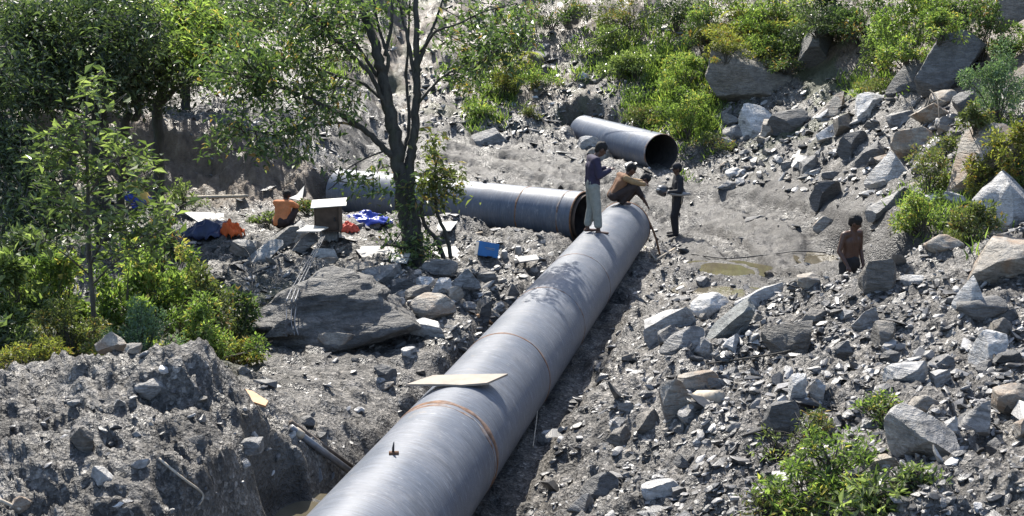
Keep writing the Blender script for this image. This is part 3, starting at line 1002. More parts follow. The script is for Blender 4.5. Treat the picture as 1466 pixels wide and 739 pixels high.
    ('rock', 215, 560, 42, 30, 'round', 'grey', 'rounded grey rock bedded in the near left mound', 0, .9),
    ('rock', 118, 630, 36, 46, 'block', 'brown', 'tan grey rock standing out of the left mound', 14, .7),
    ('rock', 146, 684, 34, 30, 'block', 'pale', 'light rock low on the left mound', 24, .8),
    ('rock', 30, 724, 30, 26, 'round', 'tan', 'small tan rock in the bottom left corner', 0, .9),
    ('rock', 352, 640, 52, 20, 'slab', 'grey', 'flat grey ledge jutting from the left mound', 6, .8),
    ('rock', 284, 632, 34, 22, 'block', 'dark', 'dark lump in the middle of the left mound', 10, .8),
]
hz_g = 'loose rocks and boulders'
ROCKS = {}
for i, (nm, px, py, w, h, sh, mt, lb, tl_, dp) in enumerate(HERO):
    hero = rock_geo(700 + i, 5, 10, .40, .74, .035, 1 if sh == 'slab' else None) if w > 84 else None
    ROCKS[lb] = rock(nm, px, py, w, h, sh, mt, lb, hz_g, tl_, dp, hero=hero, cat=nm, sink=.27, tallen=1.1)

# the giant boulder under the tree, wedge shaped, with a smooth shoulder
g, d = hit(455, 497)
rg = np.random.default_rng(901)
V, F = rock_geo(903, 5, 12, .55, .9, .05)
V = V.copy()
x, z = V[:, 0].copy(), V[:, 2].copy()
top = np.interp(x, [-1, -.8, -.4, .0, .4, .75, 1], [-.30, .05, .52, .74, .84, .70, .15])
V[:, 2] = np.where(z > 0, z * np.maximum(top + .25, .02), z)
for s_, a_ in ((2.2, .10), (5, .045), (11, .02)):
    V += V / (np.linalg.norm(V, axis=1)[:, None] + .05) * (vn3(V * np.array([s_ * .6, s_, s_ * 1.6]), 77) * a_)[:, None]
me = mkmesh('giant_boulder', V, F); me.materials.append(M['giant'])
c_ = P(452, 440, d + .85)
giant = link('giant_boulder', me, None, None, (c_[0], c_[1], g[2] + .22))
giant.scale = (1.30, .95, .52)
giant.rotation_euler = (0, math.radians(-7), .12)
tag(giant, 'giant brown grey boulder below the tree with cables hanging over it', 'boulder', hz_g)
bpy.context.view_layer.update()


def on_obj(o, px, py, lift=0.0):
    """the point of an object's surface that shows at a pixel"""
    mi = o.matrix_world.inverted()
    a = Vector((0, 0, CAMZ)); b = Vector(P(px, py, 1.0)) - a
    ok, loc, nrm, _ = o.ray_cast(mi @ a, (mi.to_3x3() @ b).normalized())
    if not ok: return None
    return np.array(o.matrix_world @ loc) - np.array(b.normalized()) * lift


for i, (px, py, w, h, mt, lb) in enumerate([
    (548, 398, 62, 24, 'grey', 'grey slab bedded on the right shoulder of the giant boulder'), (520, 384, 46, 14, 'tan', 'thin tan slab on the crest of the giant boulder'),
    (575, 412, 40, 26, 'dark', 'dark block wedged between the giant boulder and the rock heap'), (352, 478, 60, 34, 'brown', 'brown ledge at the left tip of the giant boulder'),
    (400, 470, 50, 26, 'dark', 'dark broken block at the front foot of the giant boulder'), (480, 482, 56, 16, 'tan', 'long tan slab lying at the foot of the giant boulder')]):
    q = on_obj(giant, px, py)
    o = rock('rock', px, py, w, h, 'slab' if h < 25 else 'block', mt, lb, hz_g, R.uniform(-14, 6), .8)
    if q is not None: o.location = (q[0], q[1] + .03, q[2] - .02)

# further single stones strewn over the slopes: position from the ground itself
ZONES = [  # polygon box in the photo, how many, size range px, label
    ((880, 480, 1466, 735), 62, (13, 34), 'loose stone strewn on the right-hand bank between its boulders'),
    ((1030, 165, 1370, 330), 58, (12, 34), 'loose stone strewn on the right slope above the road'),
    ((950, 400, 1250, 480), 14, (11, 22), 'loose stone along the near edge of the road'),
    ((620, 20, 900, 190), 26, (8, 15), 'stone strewn on the far talus slope'),
    ((560, 385, 760, 480), 18, (9, 20), 'stone in the rock heap between tree and long pipe'),
    ((340, 480, 640, 640), 12, (8, 20), 'stone lying on the mud left of the long pipe'),
    ((0, 540, 380, 735), 16, (9, 24), 'stone bedded in the face of the near left mound'),
]
for (x0, y0, x1, y1), n, (s0, s1), lb in ZONES:
    k = 0
    while k < n:
        px, py = R.uniform(x0, x1), R.uniform(y0, y1)
        s = s0 + (s1 - s0) * R.random() ** 2
        p, d = hit(px, py)
        dm = seg_d(p[:1], p[1:2], [M0[:2], MBp[:2]])[0][0]
        if dm < 1.0 or seg_d(p[:1], p[1:2], ROAD)[0][0] < 1.6: continue
        sh = R.choice(['block', 'slab', 'slab', 'round'] if s < 20 else ['block', 'slab', 'block'])
        mt = R.choice(['grey', 'grey', 'pale', 'pale', 'dark', 'tan', 'brown', 'grey'])
        cn = dict(grey='grey', pale='whitish', dark='dark', tan='tan', brown='brown')[mt]
        sn = dict(block='blocky', slab='flat', round='rounded')[sh]
        rock('stone', px, py, s * R.uniform(1.0, 1.5), s * R.uniform(.5, .95), sh, mt, cn + ' ' + sn + ' ' + lb, 'stones: ' + lb, R.uniform(-40, 20), R.uniform(.7, 1.1), .3, 'stone')
        k += 1

t = NT('rubble_stone')
a = t.attr('tint')
c = t.ramp(a, [(0, (.04, .038, .036)), (.42, (.10, .096, .09)), (.72, (.19, .182, .172)), (.9, (.28, .265, .245)), (.98, (.42, .40, .375))])
c = t.mix(.6, c, t.ramp(t.noise(40, 4, .7, t.pos()), [(.35, .55), (.65, 1.25)]), 'MULTIPLY')
t.done(c, .42, t.bump(t.noise(60, 3, .7, t.pos()), .4, .01), spec=.5)
M['rubble'] = t.m
# rubble: too many to count, one object
NRUB = 30000
u = RN.random(NRUB * 2)
ang = np.radians(RN.uniform(-30, 30, NRUB * 2))
rad = np.exp(RN.uniform(math.log(5.8), math.log(44), NRUB * 2))
x, y = rad * np.sin(ang), rad * np.cos(ang)
_, rd2, so2, mo2 = terrain(x, y, True)
dm = seg_d(x, y, [M0[:2], MBp[:2]])[0]
ds = seg_d(x, y, [S0[:2], S1[:2]])[0]; dt_ = seg_d(x, y, [T0[:2], T1[:2]])[0]
clus = fbm(x / .9, y / .9, 3, 131)
mnd = (1 - sstep(-2.3, -1.5, x - .22 * (y - 7.5))) * (1 - sstep(9.6, 10.5, y))
mud = sstep(-3.2, -2.4, x) * (1 - sstep(-.9, -.3, x - .22 * (y - 7.5))) * sstep(8.5, 9.5, y) * (1 - sstep(13.5, 14.5, y))
nearp = 1 - sstep(1.2, 2.6, x - .22 * (y - 7.5) + .9 + .5 * pn(x, y, 141))
nearp *= sstep(6, 8, y) * (1 - sstep(20, 22, y))
keep = (RN.random(NRUB * 2) < np.clip(.42 + 1.5 * clus, .02, 1) * (1 - .88 * rd2) * (1 - .9 * mnd) * (1 - .75 * mud) * (1 - .55 * nearp) * (1 - .8 * so2)) & (dm > .75) & (ds > .6) & (dt_ > .6)
idx = np.nonzero(keep)[0][:NRUB]
x, y, rad = x[idx], y[idx], rad[idx]
z = terrain(x, y)
n = len(x)
size = (.0011 * rad + .008) * (1 + RN.pareto(2.6, n) * .95)
size = np.minimum(size, .10 + .002 * rad)
protos = []
for i in range(8):
    V, F = rock_geo(400 + i, 2, 7, .35, .75)
    bm = bmesh.new()
    rg = np.random.default_rng(500 + i)
    for q in rg.normal(size=(11, 3)): bm.verts.new(tuple(q / np.linalg.norm(q) * rg.uniform(.7, 1.1)))
    bmesh.ops.convex_hull(bm, input=bm.verts)
    bmesh.ops.delete(bm, geom=[v for v in bm.verts if not v.link_faces], context='VERTS')
    bm.verts.index_update()
    protos.append((np.array([v.co[:] for v in bm.verts]), np.array([[v.index for v in f.verts] for f in bm.faces])))
    bm.free()
which = RN.integers(0, 8, n)
Vs, Fs, As, off = [], [], [], 0
for i, (pv, pf) in enumerate(protos):
    s = np.nonzero(which == i)[0]
    m = len(s)
    a, b = RN.normal(.55, .6, m), RN.normal(.15, .4, m)
    sc3 = np.stack([size[s] * RN.uniform(.9, 1.9, m), size[s] * RN.uniform(.6, 1.1, m), size[s] * RN.uniform(.22, .6, m)], 1)
    v = pv[None] * sc3[:, None, :]
    cb, sb = np.cos(b)[:, None], np.sin(b)[:, None]
    v = np.stack([v[..., 0] * cb + v[..., 2] * sb, v[..., 1], -v[..., 0] * sb + v[..., 2] * cb], 2)
    ca, sa = np.cos(a)[:, None], np.sin(a)[:, None]
    v = np.stack([v[..., 0] * ca - v[..., 1] * sa, v[..., 0] * sa + v[..., 1] * ca, v[..., 2]], 2)
    v += np.stack([x[s], y[s], z[s] + size[s] * .12], 1)[:, None, :]
    Vs.append(v.reshape(-1, 3))
    Fs.append((pf[None] + (np.arange(m) * len(pv))[:, None, None] + off).reshape(-1, 3))
    As.append(np.repeat(RN.random(m) ** 1.35, len(pv)))
    off += m * len(pv)
rb = link('rubble', mkmesh('rubble', np.concatenate(Vs), np.concatenate(Fs), False, {'tint': np.concatenate(As)}), M['rubble'])
tag(rb, 'small grey rubble and stone chips covering the slopes', kind='stuff')

# coarser half-buried cobbles past the ones picked out singly: one object
cob = []
rg = np.random.default_rng(57)
for (x0, y0, x1, y1), n, (s0, s1) in [((760, 480, 1050, 739), 260, (5, 15)), ((1000, 470, 1500, 739), 800, (5, 16)), ((1000, 400, 1466, 500), 500, (4, 12)), ((1020, 130, 1466, 330), 900, (4, 13)), ((560, 380, 780, 500), 300, (4, 12)),
                                     ((580, 10, 960, 190), 700, (3, 9)), ((330, 350, 560, 500), 220, (4, 11)), ((0, 500, 520, 739), 60, (4, 13)), ((930, 330, 1010, 480), 120, (3, 10)), ((640, 340, 780, 400), 120, (3, 9))]:
    for _ in range(n):
        p, d = hit(rg.uniform(x0, x1), rg.uniform(y0, y1))
        if d > 39 or seg_d(p[:1], p[1:2], [M0[:2], MBp[:2]])[0][0] < .8 or seg_d(p[:1], p[1:2], ROAD)[0][0] < 1.6: continue
        cob.append((p, (s0 + (s1 - s0) * rg.random() ** 2.4) / FPX * d))
cpv = [rock_geo(1200 + i, 2, 9, .45, .85, axis=(1 if i % 2 else None)) for i in range(9)]
Vs, Fs, As, off = [], [], [], 0
for p, s_ in cob:
    v, f = cpv[rg.integers(0, 9)]
    e_ = np.array(Euler((rg.normal() * .3 - .1, rg.normal() * .3 - .25, rg.normal() * .5 + .55)).to_matrix())
    v = (v * .5 * s_ * np.array([rg.uniform(1.1, 2.2), rg.uniform(.8, 1.2), rg.uniform(.3, .75)])) @ e_.T
    Vs.append(v + p + np.array([0, 0, s_ * .08])); Fs.append(f + off); off += len(v)
    As.append(np.full(len(v), rg.random() ** 1.3))
cb_ = link('cobble_rubble', mkmesh('cobble_rubble', np.concatenate(Vs), np.concatenate(Fs), False, {'tint': np.concatenate(As)}), M['rubble'])
tag(cb_, 'fist sized angular cobbles half buried in the slopes', kind='stuff')


# ---------------------------------------------------------------- people
def capsule(a, b, ra, rb, k=12, flat=(1, 1), up=None):
    """tapered limb with round ends"""
    a, b = np.array(a, float), np.array(b, float)
    L = np.linalg.norm(b - a)
    ax = (b - a) / (L + 1e-9)
    t = np.linspace(-math.pi / 2, 0, 5)
    pr = [(ra * math.sin(q), ra * math.cos(q)) for q in t] + [(L + rb * math.sin(q), rb * math.cos(q)) for q in -t[::-1]]
    u = np.array(up if up is not None else ([0, 0, 1.] if abs(ax[2]) < .9 else [0, 1., 0]), float)
    n = u - ax * (u @ ax); n /= np.linalg.norm(n)
    m = np.cross(ax, n)
    an = np.arange(k) / k * 2 * np.pi
    V = np.concatenate([a + ax * h + max(r, 1e-4) * (np.cos(an)[:, None] * n * flat[0] + np.sin(an)[:, None] * m * flat[1]) for h, r in pr])
    F = [[i * k + j, i * k + (j + 1) % k, (i + 1) * k + (j + 1) % k, (i + 1) * k + j] for i in range(len(pr) - 1) for j in range(k)]
    F2 = np.array([list(range(k))[::-1], [(len(pr) - 1) * k + j for j in range(k)]])
    return V, [np.array(F), F2]


def fuse(mb, name, mat, parent, vox=.011, smooth=5):
    """joins the limbs of a body or a garment to one continuous skin"""
    V = np.concatenate(mb.V)
    me = mkmesh(name, V, [np.concatenate(v) for v in mb.F.values()])
    o = link(name, me)
    md = o.modifiers.new('r', 'REMESH'); md.mode = 'VOXEL'; md.voxel_size = vox; md.use_smooth_shade = True
    if smooth:
        ms = o.modifiers.new('s', 'SMOOTH'); ms.iterations = smooth; ms.factor = .5
    dg = bpy.context.evaluated_depsgraph_get()
    m2 = bpy.data.meshes.new_from_object(o.evaluated_get(dg))
    bpy.data.objects.remove(o)
    m2.name = name
    m2.materials.clear(); m2.materials.append(mat)
    m2.polygons.foreach_set('use_smooth', np.ones(len(m2.polygons), bool))
    return link(name, m2, None, parent)


def person(label, loc, yaw, J, shirt=None, trousers=None, hair='hair', sleeve=1.0, leg=1.0, scale=1.0, cap=None, sleeve_mat=None, group='workers', shoes=None, face_dir=(1, 0, -.15)):
    """J: joints in a frame where the person faces +X, Y is to the left, Z up"""
    J = {k: np.array(v, float) * scale for k, v in J.items()}
    e = empty('person', loc, label, 'person', group, yaw)
    s = scale
    b = MB()

    def lim(mb, a, c, ra, rc, add=0, flat=(1, 1), frac=1.0):
        p, q = J[a], J[c]
        q2 = p + (q - p) * frac
        r2 = ra + (rc - ra) * frac
        mb.add(*capsule(p, q2, (ra + add) * s, (r2 + add) * s, flat=flat))
    mid = (J['chest'] + J['pelvis']) / 2

    def torso(mb, add):
        lat = J['shl'] - J['shr']; lat /= np.linalg.norm(lat)
        mb.add(*capsule(J['shl'] * .92 + J['shr'] * .08, J['shr'] * .92 + J['shl'] * .08, (.062 + add) * s, (.062 + add) * s))
        for y in (-1, 1):
            mb.add(*capsule(J['chest'] + lat * y * .07 * s, mid + lat * y * .05 * s, (.098 + add) * s, (.092 + add) * s))
            mb.add(*capsule(mid + lat * y * .05 * s, J['pelvis'] + lat * y * .06 * s, (.092 + add) * s, (.10 + add) * s))
        mb.add(*capsule(J['chest'], J['neck'], (.10 + add) * s, .05 * s))
    torso(b, 0)
    b.add(*capsule(J['neck'] - (J['head'] - J['neck']) * .3, J['head'], .056 * s, .052 * s))
    fd = np.array(face_dir, float); fd /= np.linalg.norm(fd)
    upv = J['head'] - J['neck']; upv = upv - fd * (upv @ fd); upv /= np.linalg.norm(upv)
    lt = np.cross(upv, fd)
    hc = J['head']
    b.add(*capsule(hc + upv * .028 * s - fd * .012 * s, hc + upv * .03 * s + fd * .01 * s, .088 * s, .082 * s, up=upv, flat=(1.08, .86)))
    b.add(*capsule(hc - upv * .02 * s + fd * .035 * s, hc - upv * .072 * s + fd * .048 * s, .064 * s, .04 * s, up=fd))
    b.add(*capsule(hc + upv * .012 * s + fd * .088 * s, hc - upv * .018 * s + fd * .105 * s, .011 * s, .016 * s))            # nose
    b.add(*capsule(hc - upv * .05 * s + fd * .083 * s + lt * .014 * s, hc - upv * .05 * s + fd * .083 * s - lt * .014 * s, .010 * s, .010 * s))   # lips
    for y in (-1, 1):
        b.add(*capsule(hc + lt * y * .078 * s + upv * .02 * s, hc + lt * y * .08 * s - upv * .025 * s, .016 * s, .011 * s))   # ears
    for sd in ('l', 'r'):
        lim(b, 'sh' + sd, 'el' + sd, .050, .040)
        lim(b, 'el' + sd, 'wr' + sd, .041, .028)
        w, el = J['wr' + sd], J['el' + sd]
        dr = (w - el) / np.linalg.norm(w - el)
        hd = J.get('hd' + sd)
        if hd is not None: dr = (hd - w) / np.linalg.norm(hd - w)
        sdv = np.cross(dr, [0, 0, 1.]) if abs(dr[2]) < .9 else np.array([1., 0, 0])
        sdv /= np.linalg.norm(sdv)
        nv = np.cross(sdv, dr)
        pe = w + dr * .075 * s
        b.add(*capsule(w + dr * .01 * s, pe, .028 * s, .034 * s, up=nv, flat=(.55, 1.15)))
        for i, (off, ln) in enumerate(((-.027, .062), (-.009, .074), (.009, .070), (.026, .054))):
            k0 = pe + sdv * off * s + dr * .012 * s
            k1 = k0 + dr * ln * .5 * s - nv * .012 * s
            k2 = k1 + dr * ln * .35 * s - nv * .03 * s
            b.add(*capsule(k0, k1, .0095 * s, .009 * s, 8)); b.add(*capsule(k1, k2, .009 * s, .008 * s, 8))
        k0 = w + dr * .025 * s + sdv * .03 * s
        k1 = k0 + dr * .035 * s + sdv * .028 * s - nv * .01 * s
        b.add(*capsule(k0, k1, .012 * s, .011 * s, 8)); b.add(*capsule(k1, k1 + dr * .03 * s - nv * .012 * s, .011 * s, .009 * s, 8))
        lim(b, 'hp' + sd, 'kn' + sd, .082, .056)
        lim(b, 'kn' + sd, 'an' + sd, .056, .036)
        b.add(*capsule(J['an' + sd] - np.array([.025, 0, .02]) * s, J['to' + sd], .038 * s, .028 * s, flat=(.8, 1.15)))
    b.add(*capsule(J['hpl'], J['hpr'], .095 * s, .095 * s))
    body = fuse(b, 'body', M['skin'], e, .012)
    for y in (-1, 1):
        V, F = capsule(hc + upv * .018 * s + fd * .074 * s + lt * y * .032 * s, hc + upv * .018 * s + fd * .078 * s + lt * y * .032 * s, .011 * s, .011 * s, 8)
        link('eye', mkmesh('eye', V, F), M['eye'], body)
    if hair:
        hm = MB()
        hm.add(*capsule(hc + upv * .045 * s - fd * .028 * s, hc + upv * .052 * s + fd * .006 * s, .094 * s, .088 * s, 14, (1.02, .9), upv))
        hm.add(*capsule(hc + upv * .02 * s - fd * .045 * s, hc - upv * .03 * s - fd * .05 * s, .08 * s, .06 * s, 14, (1, .95), fd))
        for q in range(26):
            v = RN.normal(size=3); v /= np.linalg.norm(v); v = v + upv * .8 - fd * .35
            v /= np.linalg.norm(v)
            c = hc + upv * .05 * s - fd * .02 * s + v * .082 * s
            hm.add(*capsule(c, c + v * .02 * s + RN.normal(size=3) * .008, .014 * s, .006 * s, 6))
        fuse(hm, 'hair', M[hair], e, .011, 1)
    if shirt:
        g = MB(); torso(g, .018)
        sm = MB() if sleeve_mat else g
        for sd in ('l', 'r'):
            lim(sm, 'sh' + sd, 'el' + sd, .056, .048, .014)
            if sleeve > 0: lim(sm, 'el' + sd, 'wr' + sd, .048, .038, .012, frac=sleeve)
        wob(g); fuse(g, 'shirt', M[shirt], e, .015, 3)
        if sleeve_mat: wob(sm); fuse(sm, 'sleeves', M[sleeve_mat], e, .015, 3)
    if trousers:
        g = MB()
        lat = J['hpl'] - J['hpr']; lat /= np.linalg.norm(lat)
        g.add(*capsule(J['hpl'], J['hpr'], .112 * s, .112 * s))
        g.add(*capsule(J['pelvis'] + lat * .05 * s, J['pelvis'] - lat * .05 * s, .118 * s, .118 * s))
        for sd in ('l', 'r'):
            lim(g, 'hp' + sd, 'kn' + sd, .09, .072, .016)
            if leg > 0: lim(g, 'kn' + sd, 'an' + sd, .072, .058, .012, frac=leg)
        wob(g); fuse(g, 'trousers', M[trousers], e, .015, 3)
    if cap:
        g = MB()
        g.add(*capsule(hc + upv * .062 * s - fd * .02 * s, hc + upv * .066 * s + fd * .01 * s, .098 * s, .094 * s, 14, (1, .95), upv))
        g.add(*capsule(hc + upv * .05 * s + fd * .06 * s, hc + upv * .035 * s + fd * .135 * s, .05 * s, .04 * s, 12, (.28, 1.3), upv))
        fuse(g, 'cap', M[cap], e, .011, 2)
    if shoes:
        for sd in ('l', 'r'):
            g = MB(); g.add(*capsule(J['an' + sd] - np.array([.03, 0, .025]) * s, J['to' + sd] + np.array([.015, 0, 0]), .048 * s, .036 * s, flat=(.85, 1.15)))
            fuse(g, 'shoe', M[shoes], e, .012, 2)
    return e


def wob(mb):
    """cloth folds: uneven lengthwise swelling"""
    for i, v in enumerate(mb.V):
        c = v.mean(0)
        k = vn3(v * 14 + 3.7, 5) * .016 + vn3(v * 32, 8) * .009
        d = v - c
        mb.V[i] = v + d / (np.linalg.norm(d, axis=1)[:, None] + .01) * k[:, None]


STAND = dict(pelvis=(0, 0, .90), chest=(.0, 0, 1.22), neck=(.02, 0, 1.40), head=(.05, 0, 1.53), shl=(0, .175, 1.34), shr=(0, -.175, 1.34),
             ell=(-.02, .23, 1.06), elr=(-.02, -.23, 1.06), wrl=(.06, .22, .84), wrr=(.06, -.22, .84),
             hpl=(0, .085, .84), hpr=(0, -.085, .84), knl=(.02, .10, .46), knr=(.02, -.10, .46), anl=(-.02, .11, .07), anr=(-.02, -.11, .07), tol=(.15, .13, .03), tor=(.15, -.13, .03))


def pose(**k):
    d = dict(STAND); d.update(k); return d


def on_main(px, py):
    """a point on top of the long pipe near pixel row py"""
    t = along_main(py)
    return M0 + MDIR * t + np.array([0, 0, PR])


# 1 man in purple standing on the pipe, seen from the left rear, facing right, head bowed over his hands
f1 = on_main(862, 332) + MDIR * .0 + np.array([-.10, 0, -.02])
person('man in purple shirt and light grey trousers standing on the long pipe', f1, math.radians(12),
       pose(chest=(.0, 0, 1.20), neck=(.06, 0, 1.37), head=(.14, 0, 1.48), shl=(.0, .17, 1.31), shr=(.02, -.17, 1.31), ell=(.02, .24, 1.05), elr=(.06, -.23, 1.05),
            wrl=(.25, .10, 1.13), wrr=(.27, -.10, 1.13), anl=(-.06, .08, .06), tol=(.11, .10, .03), anr=(.10, -.09, .04), tor=(.26, -.12, .01), knr=(.06, -.09, .45)),
       'purple', 'greytrouser', leg=.72, scale=1.0, face_dir=(1, 0, -.6))
# a small pale phone-sized block in his hands is too small to see: left out

# 2 man in brown squatting on the end of the pipe
SQ = dict(pelvis=(-.10, 0, .20), chest=(.06, 0, .47), neck=(.17, 0, .63), head=(.27, 0, .72), shl=(.07, .18, .58), shr=(.11, -.18, .58), ell=(.30, .20, .47), elr=(.33, -.2, .47),
          wrl=(.50, .10, .45), wrr=(.52, -.10, .43), hpl=(-.10, .09, .19), hpr=(-.10, -.09, .19), knl=(.30, .17, .40), knr=(.30, -.17, .40), anl=(.06, .13, .07), anr=(.06, -.13, .07), tol=(.22, .16, .03), tor=(.22, -.16, .03))
f2 = M0 + MDIR * (LM - .32) + np.array([-.09, 0, PR + .0])
person('man in brown shirt and dark trousers squatting on the far end of the long pipe', f2, math.radians(8), SQ, 'brownshirt', 'darkcloth', sleeve_mat='tanshirt', scale=.98, face_dir=(1, 0, -.5))
# 3 dark-haired man crouching behind him, head down, one arm hanging
h3 = P(925, 255, 22.7)
f3 = np.array([h3[0] - .40, h3[1], 0]); f3[2] = hz(f3[0], f3[1])
s3 = float(np.clip((h3[2] - f3[2]) / 1.36, .9, 1.12))
person('dark haired man bent forward behind the squatting man, one arm hanging', f3, math.radians(-4),
       pose(pelvis=(-.08, 0, .86), chest=(.12, 0, 1.13), neck=(.27, 0, 1.28), head=(.38, 0, 1.33), shl=(.14, .17, 1.24), shr=(.16, -.17, 1.24),
            ell=(.22, .24, 1.0), elr=(.30, -.22, 1.02), wrl=(.36, .14, .86), wrr=(.42, -.22, .82), hpl=(-.08, .09, .82), hpr=(-.08, -.09, .82), knl=(.02, .12, .44), knr=(.02, -.12, .44),
            anl=(-.1, .12, .07), anr=(-.1, -.12, .07), tol=(.06, .14, .03), tor=(.06, -.14, .03)), 'darkcloth', 'darkcloth', sleeve=.0, scale=s3, face_dir=(.7, -.3, -.8))
# 4 man in black with a cap, carrying a welding hood and a rolled grey cloth
f4, d4 = hit(968, 337, 20)
f4[2] = hz(f4[0], f4[1])
person('man in black clothes and dark cap standing on the muddy road', f4, math.radians(186),
       pose(ell=(.02, .25, 1.07), elr=(.03, -.24, 1.07), wrl=(.26, .16, 1.04), wrr=(.24, -.14, 1.03), head=(.04, 0, 1.54), knl=(.10, .1, .46), anl=(.05, .11, .07), tol=(.22, .13, .03)),
       'blackcloth', 'blackcloth', cap='blackcloth', shoes='blackcloth', face_dir=(1, .1, -.15))
hood = MB()
hc4 = f4 + np.array([-.38, -.02, 1.06])
a = np.linspace(0, 2 * np.pi, 20, endpoint=False)
prof = [(.0, .005), (.02, .07), (.06, .115), (.12, .14), (.19, .142), (.25, .13), (.25, .122), (.18, .13), (.1, .12), (.04, .07)]
V = np.concatenate([np.stack([-.13 + h + 0 * a, r * np.cos(a) * 1.0, r * np.sin(a) * .9], 1) for h, r in prof])
k = 20
F = np.array([[i * k + j, (i + 1) * k + j, (i + 1) * k + (j + 1) % k, i * k + (j + 1) % k] for i in range(len(prof) - 1) for j in range(k)])
hood.add(V @ np.array(Euler((.1, .35, 0)).to_matrix()).T + hc4, F)
he = hood.build('welding_hood', M['hood'])
tag(he, 'dark grey rounded hood held in front of the man in black', 'hood')
vm = MB(); vm.box(hc4 + np.array([-.085, -.105, .03]), (.09, .02, .055), (.2, .3, 0)); vm.build('visor', M['white'], he)
rl = MB()
p = spline([f4 + np.array(q) for q in [(-.26, -.17, 1.05), (-.1, -.21, 1.02), (.08, -.23, 1.01), (.24, -.22, 1.02)]], 5)
rl.tube(p, np.interp(np.arange(len(p)), [0, 4, 10, len(p) - 1], [.05, .062, .05, .022]), 10)
tag(rl.build('rolled_cloth', M['sheet_grey']), 'grey rolled cloth across the forearm of the man in black', 'cloth')
hm = MB(); hm.tube([f4 + np.array([.08, -.20, 1.0]), f4 + np.array([.06, -.19, .78])], [.014, .016], 8)
tag(hm.build('hammer_handle', M['wood']), 'pale wooden tool handle hanging at the hip of the man in black', 'handle')

# 5 bare-chested man on the right
f5 = np.array([5.32, 15.62, 0]); f5[2] = hz(f5[0], f5[1])
tt5 = P(1222, 308, 16.25)
f5[0] = tt5[0]; f5[1] = tt5[1]; f5[2] = min(hz(f5[0], f5[1]), tt5[2] - 1.6)
s5 = float(np.clip((tt5[2] - f5[2]) / 1.645, .92, 1.08))
f5[2] = hz(f5[0], f5[1]); s5 = (tt5[2] - f5[2]) / 1.645
person('bare-chested man in dark shorts standing behind the right bank', f5, math.radians(-62),
       pose(head=(.06, -.01, 1.53), wrl=(.10, .20, .82), elr=(.0, -.25, 1.07), wrr=(.16, -.22, .88)), None, 'blackcloth', leg=0.0, scale=s5, face_dir=(.75, .5, -.35))

# 6 person in orange crouching at the camp with the back to us
f6, d6 = hit(405, 329, 16); f6[2] = hz(f6[0], f6[1])
person('person in orange shirt crouching with back turned by the cut bank', f6, math.radians(75), SQ, 'orangeshirt', 'darkcloth', scale=.92, face_dir=(1, .2, -.2))
# 7 person in yellow and blue, half hidden by the sapling
f7, d7 = hit(203, 300, 18); f7[2] = hz(f7[0], f7[1])
person('person in yellow top and blue trousers bending half hidden behind the sapling', f7, math.radians(170), SQ, 'yellow', 'tarp_blue', scale=1.0, sleeve=.5, face_dir=(1, 0, -.4))


# ---------------------------------------------------------------- sheets, cloth and gear
def sheet_px(name, pix, zoff, th_, mat, label, cat, z=None, warp=0.0):
    """a thin board given by its corner pixels, lying at one height above the ground"""
    c = np.mean(np.array(pix), 0)
    if z is None:
        g, d = hit(*c); z = g[2]
    z += zoff
    V = []
    for i, (px, py) in enumerate(pix):
        r = P(px, py, 1.0) - np.array([0, 0, CAMZ])
        q = np.array([0, 0, CAMZ]) + r * ((z - CAMZ) / r[2])
        q[2] += warp * (-1) ** i
        V.append(q)
    V = np.array(V); n = len(V)
    mb = MB()
    mb.add(np.concatenate([V, V - [0, 0, th_]]), [np.array([list(range(n)), list(range(2 * n - 1, n - 1, -1))])] + [np.array([[i, i + n, (i + 1) % n + n, (i + 1) % n] for i in range(n)])])
    o = mb.build(name, mat, smooth=False)
    return tag(o, label, cat)


tz = along_main(543)
zt = (M0 + MDIR * tz)[2] + PR
sheet_px('plywood_sheet', [(582, 550), (620, 537), (690, 535.5), (727, 535), (697, 548), (660, 551), (636, 550)], .03, .022, M['ply'], 'thin tan plywood sheet balanced across the long pipe', 'sheet', z=zt)


def heap(name, px, py, wpx, hpx, mat, label, cat='cloth', seed=0, dep=.7, tall=1.0):
    """a crumpled cloth heap"""
    g, d = hit(px, py + hpx * .4)
    w, h = wpx / FPX * d, hpx / FPX * d
    n = 34
    uu, vv = np.meshgrid(np.linspace(-1, 1, n), np.linspace(-1, 1, n))
    uu, vv = uu.ravel(), vv.ravel()
    r = np.hypot(uu, vv) + .22 * pn(uu * 2, vv * 2, seed)
    dome = np.clip(1 - r ** 2, 0, None) ** .6
    z = dome * (.5 + .28 * fbm(uu * 1.5, vv * 1.5, 2, seed + 3)) + .22 * (1 - np.abs(fbm(uu * 2.2, vv * 2.2, 2, seed + 9))) * dome ** .5
    k = 1 + .18 * pn(uu * 3, vv * 3, seed + 5)
    V = np.stack([uu * w / 2 * k + .03 * pn(uu * 6, vv * 6, seed + 11), vv * w / 2 * dep * k, z * h * 1.25 * tall - .03], 1)
    idx = (np.arange(n - 1)[:, None] * n + np.arange(n - 1)[None]).ravel()
    F = np.stack([idx, idx + 1, idx + n + 1, idx + n], 1)
    keep = dome[F].min(1) > .03
    me = mkmesh(name, V, F[keep])
    o = link(name, me, M[mat], None, (g[0], g[1] + w / 2 * dep * .4, g[2]))
    md = o.modifiers.new('t', 'SOLIDIFY'); md.thickness = .006
    return tag(o, label, cat)


